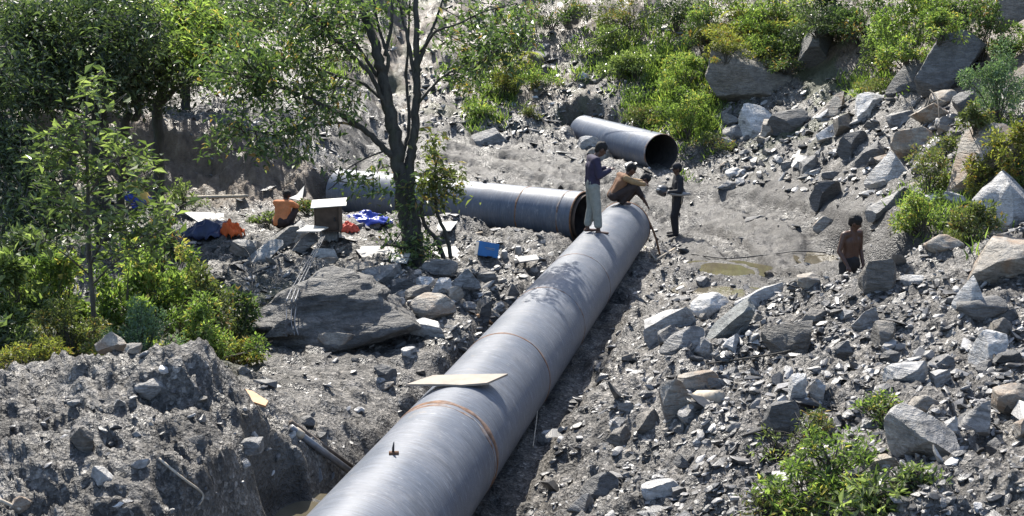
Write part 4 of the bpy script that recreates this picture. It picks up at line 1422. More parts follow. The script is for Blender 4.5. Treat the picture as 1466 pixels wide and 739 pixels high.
heap('navy_tarp', 300, 330, 84, 28, 'tarp_navy', 'crumpled navy blue tarpaulin left of the orange cloth', 'tarpaulin', 1)
heap('orange_cloth', 331, 330, 34, 27, 'orange', 'bright orange cloth heap on the navy tarpaulin', 'cloth', 2, .8)
heap('blue_tarp', 524, 314, 76, 21, 'tarp_blue', 'shiny blue tarpaulin heap right of the metal box', 'tarpaulin', 3)
heap('red_cloth', 500, 326, 30, 16, 'red', 'red cloth lying in front of the blue tarpaulin', 'cloth', 4, .8)
heap('white_sack', 536, 322, 24, 12, 'white', 'small white sack by the blue tarpaulin', 'sack', 6, .8)
heap('pale_sack', 472, 338, 40, 18, 'sheet_grey', 'pale cloth heap under the metal box', 'cloth', 8, .8)
sheet_px('grey_board', [(262, 303), (320, 305), (322, 320), (286, 319)], .06, .02, M['sheet_white'], 'pale board lying left of the navy tarpaulin', 'board')
sheet_px('white_board', [(424, 331), (440, 322), (470, 325), (458, 331)], .28, .02, M['sheet_white'], 'small white board left of the metal box', 'board')
sheet_px('tent_sheet', [(414, 290), (424, 273), (436, 272), (432, 281)], .35, .01, M['white'], 'pale bent sheet sticking up beside the person in orange', 'sheet', warp=.1)
for pix, mt, lb in [([(505, 352), (560, 352), (590, 372), (520, 370)], 'sheet_grey', 'pinkish grey board on the ground left of the tree trunk'),
                    ([(618, 360), (650, 350), (668, 372), (628, 376)], 'sheet_white', 'pale board right of the tree trunk'),
                    ([(628, 318), (655, 317), (645, 330), (625, 330)], 'sheet_white', 'white board leaning behind the slim stems by the side pipe'),
                    ([(738, 368), (768, 364), (772, 371), (744, 375)], 'sheet_grey', 'flat grey plank end beside the long pipe, right of the blue box'),
                    ([(556, 362), (588, 362), (582, 376), (560, 374)], 'sheet_white', 'white scrap board at the left foot of the tree')]:
    sheet_px('board', pix, .10, .02, M[mt], lb, 'board')

# metal box on thin legs with a white sheet roof
gb, db = hit(472, 350)
bx = P(470, 311, db + .25)
w_, h_ = 36 / FPX * db, 38 / FPX * db
bx_e = empty('metal_box', (bx[0], bx[1], hz(bx[0], bx[1])), 'dark rusty metal box on thin legs under a white sheet roof', 'box')
mb = MB()
for c, s in (((0, .0, h_ / 2 - .01), (w_, w_ * .8, .02)), ((0, 0, -h_ / 2 + .01), (w_, w_ * .8, .02)), ((-w_ / 2 + .01, 0, 0), (.02, w_ * .8 - .004, h_ - .044)), ((w_ / 2 - .01, 0, 0), (.02, w_ * .8 - .004, h_ - .044)), ((0, w_ * .4 - .02, 0), (w_ - .044, .02, h_ - .044))):
    mb.box(bx + np.array(c), s)
mb.build('body', M['boxrust'], bx_e, smooth=False)
dm_ = MB(); dm_.box(bx + np.array([0, -w_ * .4 + .02, 0]), (w_ - .05, .014, h_ - .05)); dr_ = dm_.build('door', M['boxrust'], bx_e, smooth=False)
hn = MB(); hn.box(bx + np.array([w_ * .32, -w_ * .4 - .01, 0]), (.02, .03, .07)); h2 = hn.build('handle', M['black'], bx_e, smooth=False)
rf = MB(); rf.box(bx + np.array([.03, -.03, h_ / 2 + .03]), (w_ * 1.4, w_ * 1.1, .014), (.10, -.05, .12)); rf.build('roof_sheet', M['white'], bx_e, smooth=False)
for i, (ax, ay) in enumerate(((-.42, -.34), (.42, -.34), (-.42, .34), (.42, .34))):
    q = bx + np.array([ax * w_, ay * w_, -h_ / 2])
    lg = MB(); lg.tube([q, np.array([q[0], q[1], hz(q[0], q[1]) - .08])], .013, 6); lg.build('leg', M['black'], bx_e)
# cables hanging from the box over the giant boulder
for i, off in enumerate((-6, 0, 5)):
    pts = [bx + np.array([-.05 + .02 * i, -w_ * .4, -h_ / 2])]
    for px, py in ((452 + off * .4, 366), (441 + off * .7, 384), (430 + off, 398), (423 + off, 415), (418 + off * 1.2, 440), (417 + off, 462), (422 + off, 480)):
        q = on_obj(giant, px, py, .04)
        if q is not None: pts.append(q)
    mb = MB(); mb.tube(spline(pts, 8), .008, 6)
    tag(mb.build('hanging_cable', M['wire']), ['grey cable over the giant boulder, leftmost of three', 'grey cable over the giant boulder, middle of three', 'grey cable over the giant boulder, rightmost of three'][i], 'cable', 'cables over the giant boulder')

# blue box (open crate) tipped on its side
gq, dq = hit(697, 370)
ce = empty('blue_crate', gq, 'bright blue plastic box tipped over near the long pipe', 'box')
w_, h_, dp_ = 30 / FPX * dq, 20 / FPX * dq, .22
rot = Euler((-.25, .22, .25)).to_matrix()
ctr = gq + np.array([0, .12, h_ * .52])


def rbox(nm, c, s, mat, par):
    m = MB(); m.box((0, 0, 0), s)
    v = (m.V[0] + np.array(c)) @ np.array(rot).T + ctr
    m.V[0] = v
    return m.build(nm, mat, par, smooth=False)


rbox('base_panel', (0, -dp_ / 2, 0), (w_, .012, h_), M['bluebox'], ce)
rbox('side_panel', (0, 0, h_ / 2), (w_ - .004, dp_ - .014, .012), M['bluebox'], ce)
rbox('side_panel', (0, 0, -h_ / 2), (w_ - .004, dp_ - .014, .012), M['bluebox'], ce)
rbox('end_panel', (-w_ / 2, 0, 0), (.012, dp_ - .014, h_ - .016), M['sheet_white'], ce)
rbox('end_panel', (w_ / 2, 0, 0), (.012, dp_ - .014, h_ - .016), M['sheet_white'], ce)
rbox('print_line', (.02, -dp_ / 2 - .009, .03), (w_ * .5, .004, .012), M['sheet_grey'], ce)
rbox('print_line', (.03, -dp_ / 2 - .009, .005), (w_ * .4, .004, .008), M['sheet_grey'], ce)
for px, py, s, lb in ((722, 366, .13, 'grey can right of the blue box'), (742, 360, .14, 'grey can farther right of the blue box')):
    g, d = hit(px, py + 5)
    m = MB(); m.tube([g + [0, .05, -.02], g + [0, .05, s * .2], g + [0, .05, s * .9], g + [0, .05, s]], [.06, .065, .065, .055], 14)
    o = m.build('can', M['sheet_grey']); tag(o, lb, 'can')
    m = MB(); m.tube([g + [0, .05, s + .001], g + [0, .05, s + .015]], [.058, .05], 14); m.build('lid', M['sheet_white'], o)


def stick(name, pix, rad, mat, label, cat, lift=.03, n=5, group=None, lifts=None):
    pts = []
    for i, q in enumerate(pix):
        g, d = hit(q[0], q[1]); g = g.copy()
        l = lifts[i] if lifts else lift
        if len(q) > 2: g = P(*q)
        g[2] += l; pts.append(g)
    m = MB(); pp = spline(pts, n) if len(pts) > 2 else np.array(pts)
    m.tube(pp, np.linspace(rad, rad * .8, len(pp)), 8)
    return tag(m.build(name, mat), label, cat, group)


# steel pole in the mud by the long pipe
ge, de = hit(502, 674); g2, d2 = hit(418, 614)
g2, ge = P(416, 612, d2 - .12), P(508, 680, de - .22)
m = MB(); m.tube([g2, (g2 + ge) / 2, ge], .034, 10)
po = m.build('steel_pole', M['steel']); tag(po, 'thin steel pole lying in the mud left of the long pipe', 'pole')
m = MB(); q = g2 * .88 + ge * .12; v = (ge - g2) / np.linalg.norm(ge - g2); m.tube([q - v * .045, q + v * .045], .041, 12); m.build('coupling', M['wood'], po)
stick('dark_batten', [(416, 604, d2 - .02), (504, 668, de - .1)], .024, M['wood_dark'], 'dark batten lying along the steel pole', 'batten', 0)
sheet_px('wood_board', [(339, 553), (362, 560), (384, 574), (380, 581), (362, 575), (345, 566)], .05, .02, M['wood_orange'], 'orange brown wooden board on the mud beside the left mound', 'board')
stick('wood_offcut', [(684, 455), (704, 466)], .03, M['wood_orange'], 'small orange wood offcut close to the long pipe', 'offcut', .03)
stick('tan_log', [(1000, 578), (1030, 576)], .085, M['wood'], 'short split tan log on the right bank', 'log', .05)
# props and pieces at the pipe end
eb = M0 + MDIR * LM
m = MB(); m.tube(spline([eb + [.46, -.1, .25], eb + [.62, -.25, -.1], eb + [.72, -.4, -.5]], 4), .022, 7)
tag(m.build('rusty_prop', M['rust']), 'rusty bar propped against the end of the long pipe', 'bar')
stick('pale_batten', [(924, 358), (939, 377)], .024, M['wood'], 'pale batten at the pipe end, left arm of the V', 'batten', .06)
stick('pale_batten', [(939, 377), (966, 360)], .024, M['wood'], 'pale batten at the pipe end, right arm of the V', 'batten', .07)
# timbers at the camp
stick('timber', [(262, 291), (310, 289), (355, 288)], .05, M['wood'], 'long pale timber lying below the cut bank', 'timber', .12)
stick('timber', [(225, 297), (262, 291)], .045, M['wood'], 'short pale timber end left of the long one below the cut bank', 'timber', .12)
stick('plank', [(665, 342), (690, 337)], .03, M['wood'], 'pale plank in the shade of the side pipe', 'plank', .06)
# stumps of brush: dry branches on the slope, hose, cable
stick('black_hose', [(990, 366), (1040, 372), (1090, 368), (1140, 362), (1182, 364)], .014, M['black'], 'black hose trailing across the muddy road', 'hose', .03)
stick('black_hose', [(345, 375), (354, 388), (361, 402), (362, 425)], .012, M['black'], 'black hose arching out of the bushes at the giant boulder', 'hose', n=5, lifts=[.25, .35, .3, .0])
a, b = P(700, 118, 39), P(980, -8, 30)
tt = np.linspace(0, 1, 24)[:, None]
pp = a + (b - a) * tt; pp[:, 2] -= .5 * (4 * tt[:, 0] * (1 - tt[:, 0])) * .35
m = MB(); m.tube(pp, .012, 6)
tag(m.build('overhead_cable', M['black']), 'thin black cable strung across the far slope', 'cable')
for i, (p0, p1, lb) in enumerate([((1318, 185), (1332, 158), 'left one'), ((1345, 190), (1328, 155), 'right one'), ((1316, 168), (1352, 176), 'lower crossing one')]):
    stick('dry_branch', [p0, ((p0[0] + p1[0]) / 2 + 3, (p0[1] + p1[1]) / 2 - 3), p1], .018, M['twig'], 'bare dry branch on the pinkish rock, ' + lb, 'branch', group='dry branches', lifts=[.1, .4, .45])
stick('dry_stick', [(1160, 500), (1120, 512), (1070, 520), (1012, 528)], .013, M['twig'], 'long thin dry twig lying across the right bank', 'twig', .06)
stick('dry_stick', [(1418, 480), (1424, 530)], .016, M['twig'], 'dry stick standing by the pale blocky rock', 'stick', lifts=[.12, .05])
stick('root', [(228, 662), (262, 690), (290, 712), (286, 728)], .010, M['wood'], 'thin pale root on the face of the left mound', 'root', .03)
stick('root', [(0, 722), (14, 728), (30, 736)], .014, M['wood'], 'thick pale root in the bottom left corner', 'root', .03)
stick('wire', [(762, 560, 12.3), (769, 585, 12.0), (765, 625, 11.4), (763, 640, 11.2)], .006, M['wood'], 'thin pale wire hanging down the side of the long pipe', 'wire', 0)


# ---------------------------------------------------------------- plants
def unit(v):
    return v / (np.linalg.norm(v, axis=-1, keepdims=True) + 1e-9)


def leaf_mesh(name, C, D, N, L, Wd, tint, fold=.25):
    """one folded leaf blade per row"""
    D = unit(D); S = unit(np.cross(D, N)); N = np.cross(S, D)
    L, Wd = L[:, None], Wd[:, None]
    v0 = C
    v1 = C + D * L * .45 + S * Wd * .5 + N * Wd * fold
    v2 = C + D * L - N * L * .10
    v3 = C + D * L * .45 - S * Wd * .5 + N * Wd * fold
    n = len(C)
    V = np.stack([v0, v1, v2, v3], 1).reshape(-1, 3)
    i = np.arange(n)[:, None] * 4
    F = np.concatenate([np.concatenate([i, i + 1, i + 2], 1), np.concatenate([i, i + 2, i + 3], 1)])
    return mkmesh(name, V, F, False, {'tint': np.repeat(tint, 4)})


def spray(C, n_each, spread, L0, rg, droop=.3, up=.3, outc=None, aspect=.42):
    """leaves round twig points C"""
    n = len(C)
    k = n * n_each
    P0 = np.repeat(C, n_each, 0) + rg.normal(size=(k, 3)) * spread
    D = rg.normal(size=(k, 3))
    D[:, 2] = D[:, 2] * .5 - droop + up
    if outc is not None: D = D + .8 * unit(P0 - outc)
    Nn = rg.normal(size=(k, 3)) * .55 + np.array([0, 0, 1.])
    L = L0 * rg.uniform(.55, 1.3, k)
    return P0, D, Nn, L, L * aspect * rg.uniform(.75, 1.2, k)


def branches(rg, base, tips, r0, bend=.15, sub=4):
    """curved twigs from base points to tips"""
    mb = MB()
    for a, b in zip(base, tips):
        m1 = a + (b - a) * .4 + rg.normal(size=3) * bend * np.linalg.norm(b - a) + np.array([0, 0, .08]) * np.linalg.norm(b - a)
        p = spline([a, m1, b], sub)
        mb.tube(p, np.linspace(r0, r0 * .3, len(p)), 5, False)
    return mb


def nearest(pts, q):
    return pts[np.argmin(np.linalg.norm(pts - q, axis=1))]


def tint_of(n, rg, lo=0, hi=.93, rare=0.0):
    t = lo + (hi - lo) * rg.random(n) ** 1.25
    if rare: t[rg.random(n) < rare] = 1.0
    return t


def limb_tree(name, label, limbs, zones, leafmat, L0, seed, dense=8, twig_r=.012, rare=.02, aspect=.36, droop=.45, spread=.11, trunk_mat='bark', group='trees', dz=.8):
    """limbs: list of ([(px,py,depth)...], r0, r1); zones: (px,py,depth,rx,ry px, twigs)"""
    rg = np.random.default_rng(seed)
    base = P(*limbs[0][0][0])
    g = hz(base[0], base[1])
    e = empty(name, (base[0], base[1], g), label, 'tree', group)
    allp = []
    for i, (pts, r0, r1) in enumerate(limbs):
        w = np.array([P(*q) for q in pts])
        if i == 0: w[0, 2] = min(w[0, 2], g - .1)
        p = spline(w, 7)
        p[1:-1] += rg.normal(size=(len(p) - 2, 3)) * r0 * .12
        rad = np.linspace(1, 0, len(p)) ** .8 * (r0 - r1) + r1
        m = MB(); m.tube(p, rad, 10 if r0 > .05 else 6)
        m.build('trunk' if i == 0 else 'limb', M[trunk_mat], e)
        allp.append(p[len(p) // 3:] if i else p[len(p) // 2:])
    allp = np.concatenate(allp)
    C, B = [], []
    for (px, py, d, rx, ry, n) in zones:
        for _ in range(n):
            u = rg.normal(size=2) * .55
            q = P(px + u[0] * rx, py + u[1] * ry, d + rg.normal() * dz)
            C.append(q)
            b = nearest(allp, q)
            B.append(b if np.linalg.norm(b - q) < 2.2 else q + unit(b - q) * rg.uniform(.5, 1.1))
    C, B = np.array(C), np.array(B)
    tips = []
    tb = MB()
    for c, b in zip(C, B):
        m1 = b + (c - b) * .5 + rg.normal(size=3) * .12
        p = spline([b, m1, c], 5)
        tb.tube(p, np.linspace(twig_r, twig_r * .35, len(p)), 5, False)
        tips += list(p[-(5 if twig_r < .01 else 7):])
    tag(tb.build('twigs', M[trunk_mat], e), kind='stuff')
    tips = np.array(tips)
    P0, D, Nn, L, Wd = spray(tips, dense, spread, L0, rg, droop, 0, None, aspect)
    me = leaf_mesh('crown', P0 - np.array(e.location), D, Nn, L, Wd, tint_of(len(P0), rg, rare=rare))
    tag(link('crown', me, M[leafmat], e), kind='stuff')
    return e


D0 = 18.0
limb_tree('alder_tree', 'slender forked tree with dark trunk standing before the side pipe', [
    ([(592, 388, D0), (586, 340, D0), (579, 285, D0), (571, 228, D0), (559, 165, D0), (549, 118, D0), (538, 70, D0), (524, 25, D0 + .2), (508, -30, D0 + .4), (500, -70, D0 + .4)], .165, .03),
    ([(600, 382, D0), (596, 330, D0), (588, 280, D0), (586, 235, D0), (592, 195, D0), (596, 150, D0), (597, 100, D0), (596, 40, D0), (596, -60, D0)], .11, .035),
    ([(572, 228, D0), (553, 216, D0 - .1), (520, 185, D0 - .3), (470, 155, D0 - .6), (415, 130, D0 - .8), (372, 112, D0 - 1)], 0.0680, 0.0144),
    ([(560, 168, D0), (546, 138, D0 - .1), (528, 104, D0 - .3), (490, 66, D0 - .6), (448, 20, D0 - 1), (425, -15, D0 - 1)], 0.0480, 0.0144),
    ([(556, 150, D0), (520, 120, D0 + .3), (480, 108, D0 + .7), (420, 85, D0 + 1), (360, 70, D0 + 1.2)], 0.0360, 0.0096),
    ([(550, 118, D0), (556, 85, D0), (548, 60, D0), (538, 20, D0), (533, -30, D0)], 0.0400, 0.0160),
    ([(551, 80, D0), (560, 40, D0), (562, 0, D0), (566, -40, D0)], 0.0360, 0.0160),
    ([(595, 120, D0), (585, 60, D0), (576, 25, D0 + .2), (565, -20, D0 + .3)], 0.0400, 0.0144),
    ([(598, 95, D0), (612, 58, D0), (624, 30, D0), (640, -20, D0)], 0.0400, 0.0144),
    ([(602, 75, D0), (625, 45, D0 - .2), (655, 35, D0 - .5), (690, 18, D0 - .8), (740, 5, D0 - 1)], 0.0288, 0.0080),
    ([(598, 150, D0), (625, 118, D0 - .2), (655, 98, D0 - .4), (700, 80, D0 - .8), (745, 62, D0 - 1)], 0.0256, 0.0080),
    ([(575, 228, D0), (586, 180, D0 + .2), (582, 120, D0 + .3), (584, 60, D0 + .4), (588, -20, D0 + .4)], 0.0400, 0.0160),
    ([(540, 110, D0), (515, 70, D0 - .2), (495, 35, D0 - .4), (478, -20, D0 - .6)], 0.0320, 0.0112),
    ([(520, 186, D0 - .3), (488, 176, D0 - .4), (440, 182, D0 - .6), (392, 190, D0 - .8), (345, 185, D0 - .9)], 0.0240, 0.0080),
    ([(553, 216, D0 - .1), (535, 222, D0 - .2), (500, 240, D0 - .4), (482, 262, D0 - .5), (470, 272, D0 - .5)], 0.0176, 0.0064),
    ([(597, 372, D0), (575, 355, D0 - .2), (555, 350, D0 - .3), (545, 356, D0 - .35)], 0.0400, 0.0240),
], [(470, 18, 17.6, 60, 28, 20), (420, 45, 17.2, 55, 32, 20), (395, 95, 17, 55, 26, 16), (362, 140, 17, 40, 26, 11), (345, 60, 17.4, 45, 45, 18), (385, 195, 17.2, 45, 18, 9), (335, 195, 17.2, 34, 22, 6),
    (450, 120, 17.6, 40, 18, 9), (440, 165, 17.4, 36, 16, 8), (490, 150, 17.6, 26, 16, 6), (410, 215, 17.4, 36, 12, 5), (520, 25, 18, 28, 25, 9), (690, 75, 17.4, 40, 24, 15), (738, 45, 17.2, 42, 32, 18), (668, 112, 17.6, 26, 18, 6), (660, 30, 17.6, 30, 20, 6), (560, 10, 18, 40, 16, 6),
    (540, 268, 17.4, 24, 12, 6), (500, 60, 17.8, 30, 28, 8), (600, 350, 17.6, 20, 26, 10), (580, 300, 17.7, 16, 40, 6), (300, 100, 17.2, 28, 40, 10)],
    'leaf_tree', .135, 3, dense=6, rare=.02, spread=.13)

limb_tree('young_stem', 'pair of slim bent stems with a leafy tuft right of the tree trunk', [
    ([(640, 372, 18.2), (628, 348, 18.2), (610, 325, 18.2), (603, 300, 18.2), (606, 285, 18.2)], .05, .025),
    ([(646, 370, 18.3), (640, 340, 18.3), (628, 312, 18.3), (622, 285, 18.3), (622, 250, 18.3), (628, 225, 18.3)], .042, .018),
], [(628, 268, 18.1, 22, 30, 8), (650, 265, 18.1, 18, 14, 4), (610, 225, 18.2, 16, 22, 5)], 'leaf_olive', .15, 5, dense=6, rare=.06, spread=.1, dz=.25)

# left-hand wood
limb_tree('forest_tree', 'tall dark leafy tree with a straight trunk in the upper left corner', [
    ([(142, 300, 20), (143, 220, 20), (140, 140, 20), (138, 60, 20), (140, -40, 20)], .17, .09),
    ([(140, 130, 20), (100, 90, 19.6), (60, 40, 19.4), (20, 10, 19.2)], .06, .02), ([(139, 90, 20), (180, 60, 19.6), (230, 30, 19.3)], .05, .02),
    ([(140, 180, 20), (110, 160, 19.4), (70, 150, 19)], .03, .01)],
    [(60, 20, 19.5, 60, 30, 48), (20, 80, 19.5, 50, 40, 44), (110, 60, 19.5, 50, 40, 44), (80, 110, 19.5, 60, 26, 34), (160, 110, 19.6, 36, 26, 26), (190, 40, 19.4, 40, 40, 34), (30, 130, 19.2, 40, 22, 18), (150, 10, 19.6, 50, 24, 26)],
    'leaf_dark', .14, 21, dense=7, rare=0, spread=.15, dz=1.0, group='trees of the left wood')
limb_tree('forest_tree', 'forked tree with sunlit crown tinged orange, above the cut bank', [
    ([(218, 195, 22), (226, 160, 22), (232, 130, 22), (236, 90, 22), (250, 40, 22), (262, -20, 22)], .12, .05),
    ([(230, 150, 22), (250, 128, 21.8), (272, 108, 21.6), (300, 80, 21.4), (330, 50, 21.2)], .06, .02),
    ([(234, 110, 22), (215, 70, 21.7), (205, 30, 21.5), (200, -20, 21.5)], .05, .02)],
    [(210, 30, 21.5, 36, 30, 30), (255, 15, 21.5, 40, 24, 32), (300, 30, 21.5, 40, 30, 32), (255, 62, 21.3, 46, 22, 26), (320, 75, 21.3, 36, 30, 22), (285, 105, 21.3, 36, 14, 12), (240, 95, 21.6, 36, 16, 14)],
    'leaf_bright', .14, 22, dense=6, rare=.07, spread=.14, dz=.8, group='trees of the left wood')
limb_tree('forest_tree', 'bent dark tree with a curved trunk left of the forked tree', [
    ([(160, 190, 21), (178, 182, 21), (196, 168, 21), (197, 150, 21), (190, 120, 21), (186, 80, 21), (192, 40, 21)], .085, .04), ([(190, 110, 21), (215, 90, 20.8), (240, 75, 20.6)], .03, .01)],
    [(200, 110, 20.8, 40, 22, 26), (240, 120, 20.8, 40, 18, 22), (170, 130, 20.8, 34, 18, 18), (215, 75, 20.8, 36, 20, 20), (160, 80, 20.8, 34, 24, 20)],
    'leaf_dark', .13, 23, dense=6, rare=0, spread=.14, dz=.7, group='trees of the left wood')
limb_tree('forest_tree', 'leaning dark tree at the left edge', [
    ([(45, 240, 18), (34, 205, 18), (14, 178, 18), (-10, 155, 18), (-40, 120, 18)], .085, .05), ([(-10, 155, 18), (0, 110, 17.8), (10, 60, 17.6)], .05, .02)],
    [(10, 190, 17.8, 34, 26, 18), (0, 120, 17.6, 34, 26, 20), (20, 240, 17.4, 34, 26, 24), (30, 290, 17.2, 40, 26, 30), (60, 330, 16.8, 44, 20, 26), (0, 340, 16.6, 34, 24, 22), (110, 310, 17, 34, 24, 16)],
    'leaf_dark', .13, 24, dense=6, rare=0, spread=.14, dz=.6, group='trees of the left wood')
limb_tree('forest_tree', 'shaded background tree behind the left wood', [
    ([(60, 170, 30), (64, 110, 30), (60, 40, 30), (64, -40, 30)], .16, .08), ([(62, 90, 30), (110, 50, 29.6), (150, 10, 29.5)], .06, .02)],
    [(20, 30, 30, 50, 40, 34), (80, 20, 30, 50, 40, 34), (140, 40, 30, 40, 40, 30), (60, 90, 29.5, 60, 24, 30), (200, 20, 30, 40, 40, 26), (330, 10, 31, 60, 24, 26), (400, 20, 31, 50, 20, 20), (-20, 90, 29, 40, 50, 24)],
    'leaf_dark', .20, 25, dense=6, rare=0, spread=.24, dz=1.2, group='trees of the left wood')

limb_tree('forest_tree', 'dense dark tree filling the gap behind the straight trunk', [
    ([(95, 215, 25), (98, 150, 25), (96, 80, 25), (100, -30, 25)], .14, .07), ([(97, 110, 25), (50, 70, 24.7), (10, 40, 24.5)], .05, .02), ([(97, 90, 25), (140, 60, 24.7), (175, 30, 24.5)], .05, .02)],
    [(30, 60, 25, 50, 36, 34), (90, 40, 25, 50, 40, 34), (150, 70, 25, 44, 36, 30), (60, 120, 24.6, 60, 26, 30), (130, 120, 24.6, 50, 22, 24), (10, 140, 24.6, 40, 26, 20), (190, 90, 25, 30, 30, 18)],
    'leaf_dark', .17, 26, dense=6, rare=0, spread=.19, dz=.9, group='trees of the left wood')
limb_tree('forest_tree', 'dim green tree behind the sunlit orange tinged crown', [
    ([(265, 165, 29), (268, 110, 29), (266, 50, 29), (270, -30, 29)], .13, .06), ([(267, 80, 29), (310, 45, 28.7), (350, 15, 28.5)], .05, .02)],
    [(250, 40, 29, 46, 36, 30), (300, 60, 29, 46, 30, 26), (340, 30, 29, 46, 30, 24), (280, 95, 28.7, 50, 20, 20), (220, 70, 29, 36, 30, 18)],
    'leaf_tree', .18, 27, dense=5, rare=0, spread=.22, dz=.9, group='trees of the left wood')

# the sapling in front
limb_tree('sapling', 'young sapling with large glossy leaves rising out of the bushes', [
    ([(136, 475, 11.6), (133, 430, 11.6), (128, 370, 11.6), (126, 300, 11.6), (124, 220, 11.6), (124, 160, 11.6), (126, 118, 11.6)], .03, .007),
    ([(128, 380, 11.6), (150, 340, 11.5), (180, 300, 11.4), (205, 265, 11.3), (222, 240, 11.3)], .014, .004), ([(126, 330, 11.6), (100, 290, 11.5), (75, 250, 11.4), (60, 215, 11.4)], .014, .004),
    ([(126, 280, 11.6), (150, 245, 11.5), (180, 215, 11.4), (200, 200, 11.4)], .012, .004), ([(125, 240, 11.6), (105, 205, 11.5), (85, 180, 11.5)], .010, .003), ([(124, 200, 11.6), (142, 170, 11.5), (150, 148, 11.5)], .009, .003),
    ([(130, 410, 11.6), (160, 380, 11.4), (200, 350, 11.3), (235, 325, 11.2)], .012, .004), ([(129, 395, 11.6), (100, 370, 11.4), (65, 345, 11.3)], .012, .004)],
    [(126, 130, 11.6, 16, 18, 7), (110, 180, 11.5, 30, 20, 9), (140, 190, 11.5, 26, 24, 9), (85, 215, 11.4, 26, 26, 10), (170, 225, 11.4, 30, 24, 10), (60, 245, 11.4, 18, 22, 6), (205, 235, 11.3, 22, 22, 8),
     (125, 250, 11.5, 40, 24, 10), (195, 275, 11.3, 26, 22, 8), (90, 290, 11.4, 34, 24, 9), (155, 300, 11.4, 36, 26, 10), (225, 310, 11.3, 24, 24, 9), (205, 340, 11.2, 40, 18, 9), (90, 350, 11.3, 36, 20, 8), (150, 345, 11.4, 40, 22, 8)],
    'leaf_sap', .135, 31, dense=2, twig_r=.006, rare=0, aspect=.40, droop=-.15, spread=.05, trunk_mat='twig', dz=.28, group='saplings')


def shrub(name, label, px, py, wpx, hpx, mat, L0, n, seed, d=None, aspect=.42, cat='shrub', group='shrubs', droop=.1, rare=.03, stems=9, deep=.8, root=None):
    """a bush whose crown fills about wpx by hpx px; stems rise from one root"""
    rg = np.random.default_rng(seed)
    if root is not None: g = root; d = proj(root)[2]
    elif d is None: g, d = hit(px, py + hpx * .45)
    else: g = P(px, py + hpx * .5, d); g[2] = hz(g[0], g[1])
    w, h = wpx / FPX * d, hpx / FPX * d
    top = P(px, py - hpx / 2, d)[2]
    h = max(h * .6, top - g[2]) if root is None else h
    if cat == 'shrub': n, L0 = int(n * 1.5), L0 * .84
    e = empty(name, g, label, cat, group)
    # crown as several overlapping clumps
    K = stems * 2
    cc = np.stack([rg.normal(0, .27, K) * w, rg.normal(0, .25, K) * w * deep, np.zeros(K)], 1)
    rc = np.clip(np.hypot(cc[:, 0] / w, cc[:, 1] / (w * deep)) / .6, 0, 1)
    cc[:, 2] = h * (rg.uniform(.18, .95, K) * (1 - .55 * rc ** 2))
    mb = MB()
    for c in cc:
        m1 = c * np.array([.45, .45, .55]) + rg.normal(size=3) * .04 * h
        p = spline([np.array([0, 0, -.05]) + rg.normal(size=3) * .03, m1, c], 3)
        mb.tube(p, np.linspace(.006 + .008 * h, .003, len(p)), 4, False)
        for _ in range(2):
            q = c + rg.normal(size=3) * np.array([.16 * w, .16 * w, .12 * h])
            mb.tube(spline([m1, (m1 + q) / 2 + rg.normal(size=3) * .03, q], 2), np.linspace(.006, .002, 5), 3, False)
    tag(mb.build('stems', M['twig'], e, origin=np.zeros(3)), kind='stuff')
    k = rg.integers(0, K, n)
    off = unit(rg.normal(size=(n, 3))) * (rg.random(n) ** .45)[:, None] * np.array([.17 * w, .17 * w * deep, .17 * h]) * rg.uniform(.6, 1.25, K)[k][:, None]
    C = cc[k] + off
    C[:, 2] = np.abs(C[:, 2]) + .01
    D = unit(off) * .7 + rg.normal(size=(n, 3)) * .6 + np.array([0, 0, .25 - droop])
    N = rg.normal(size=(n, 3)) * .5 + np.array([0, 0, 1.]) + unit(off) * .4
    L = L0 * rg.uniform(.5, 1.35, n)
    tn = np.clip(tint_of(n, rg, rare=rare) + .17 * rg.normal(size=K)[k], 0, 1)
    tag(link('crown', leaf_mesh('crown', C, D, N, L, L * aspect * rg.uniform(.7, 1.25, n), tn), M[mat], e), kind='stuff')
    return e


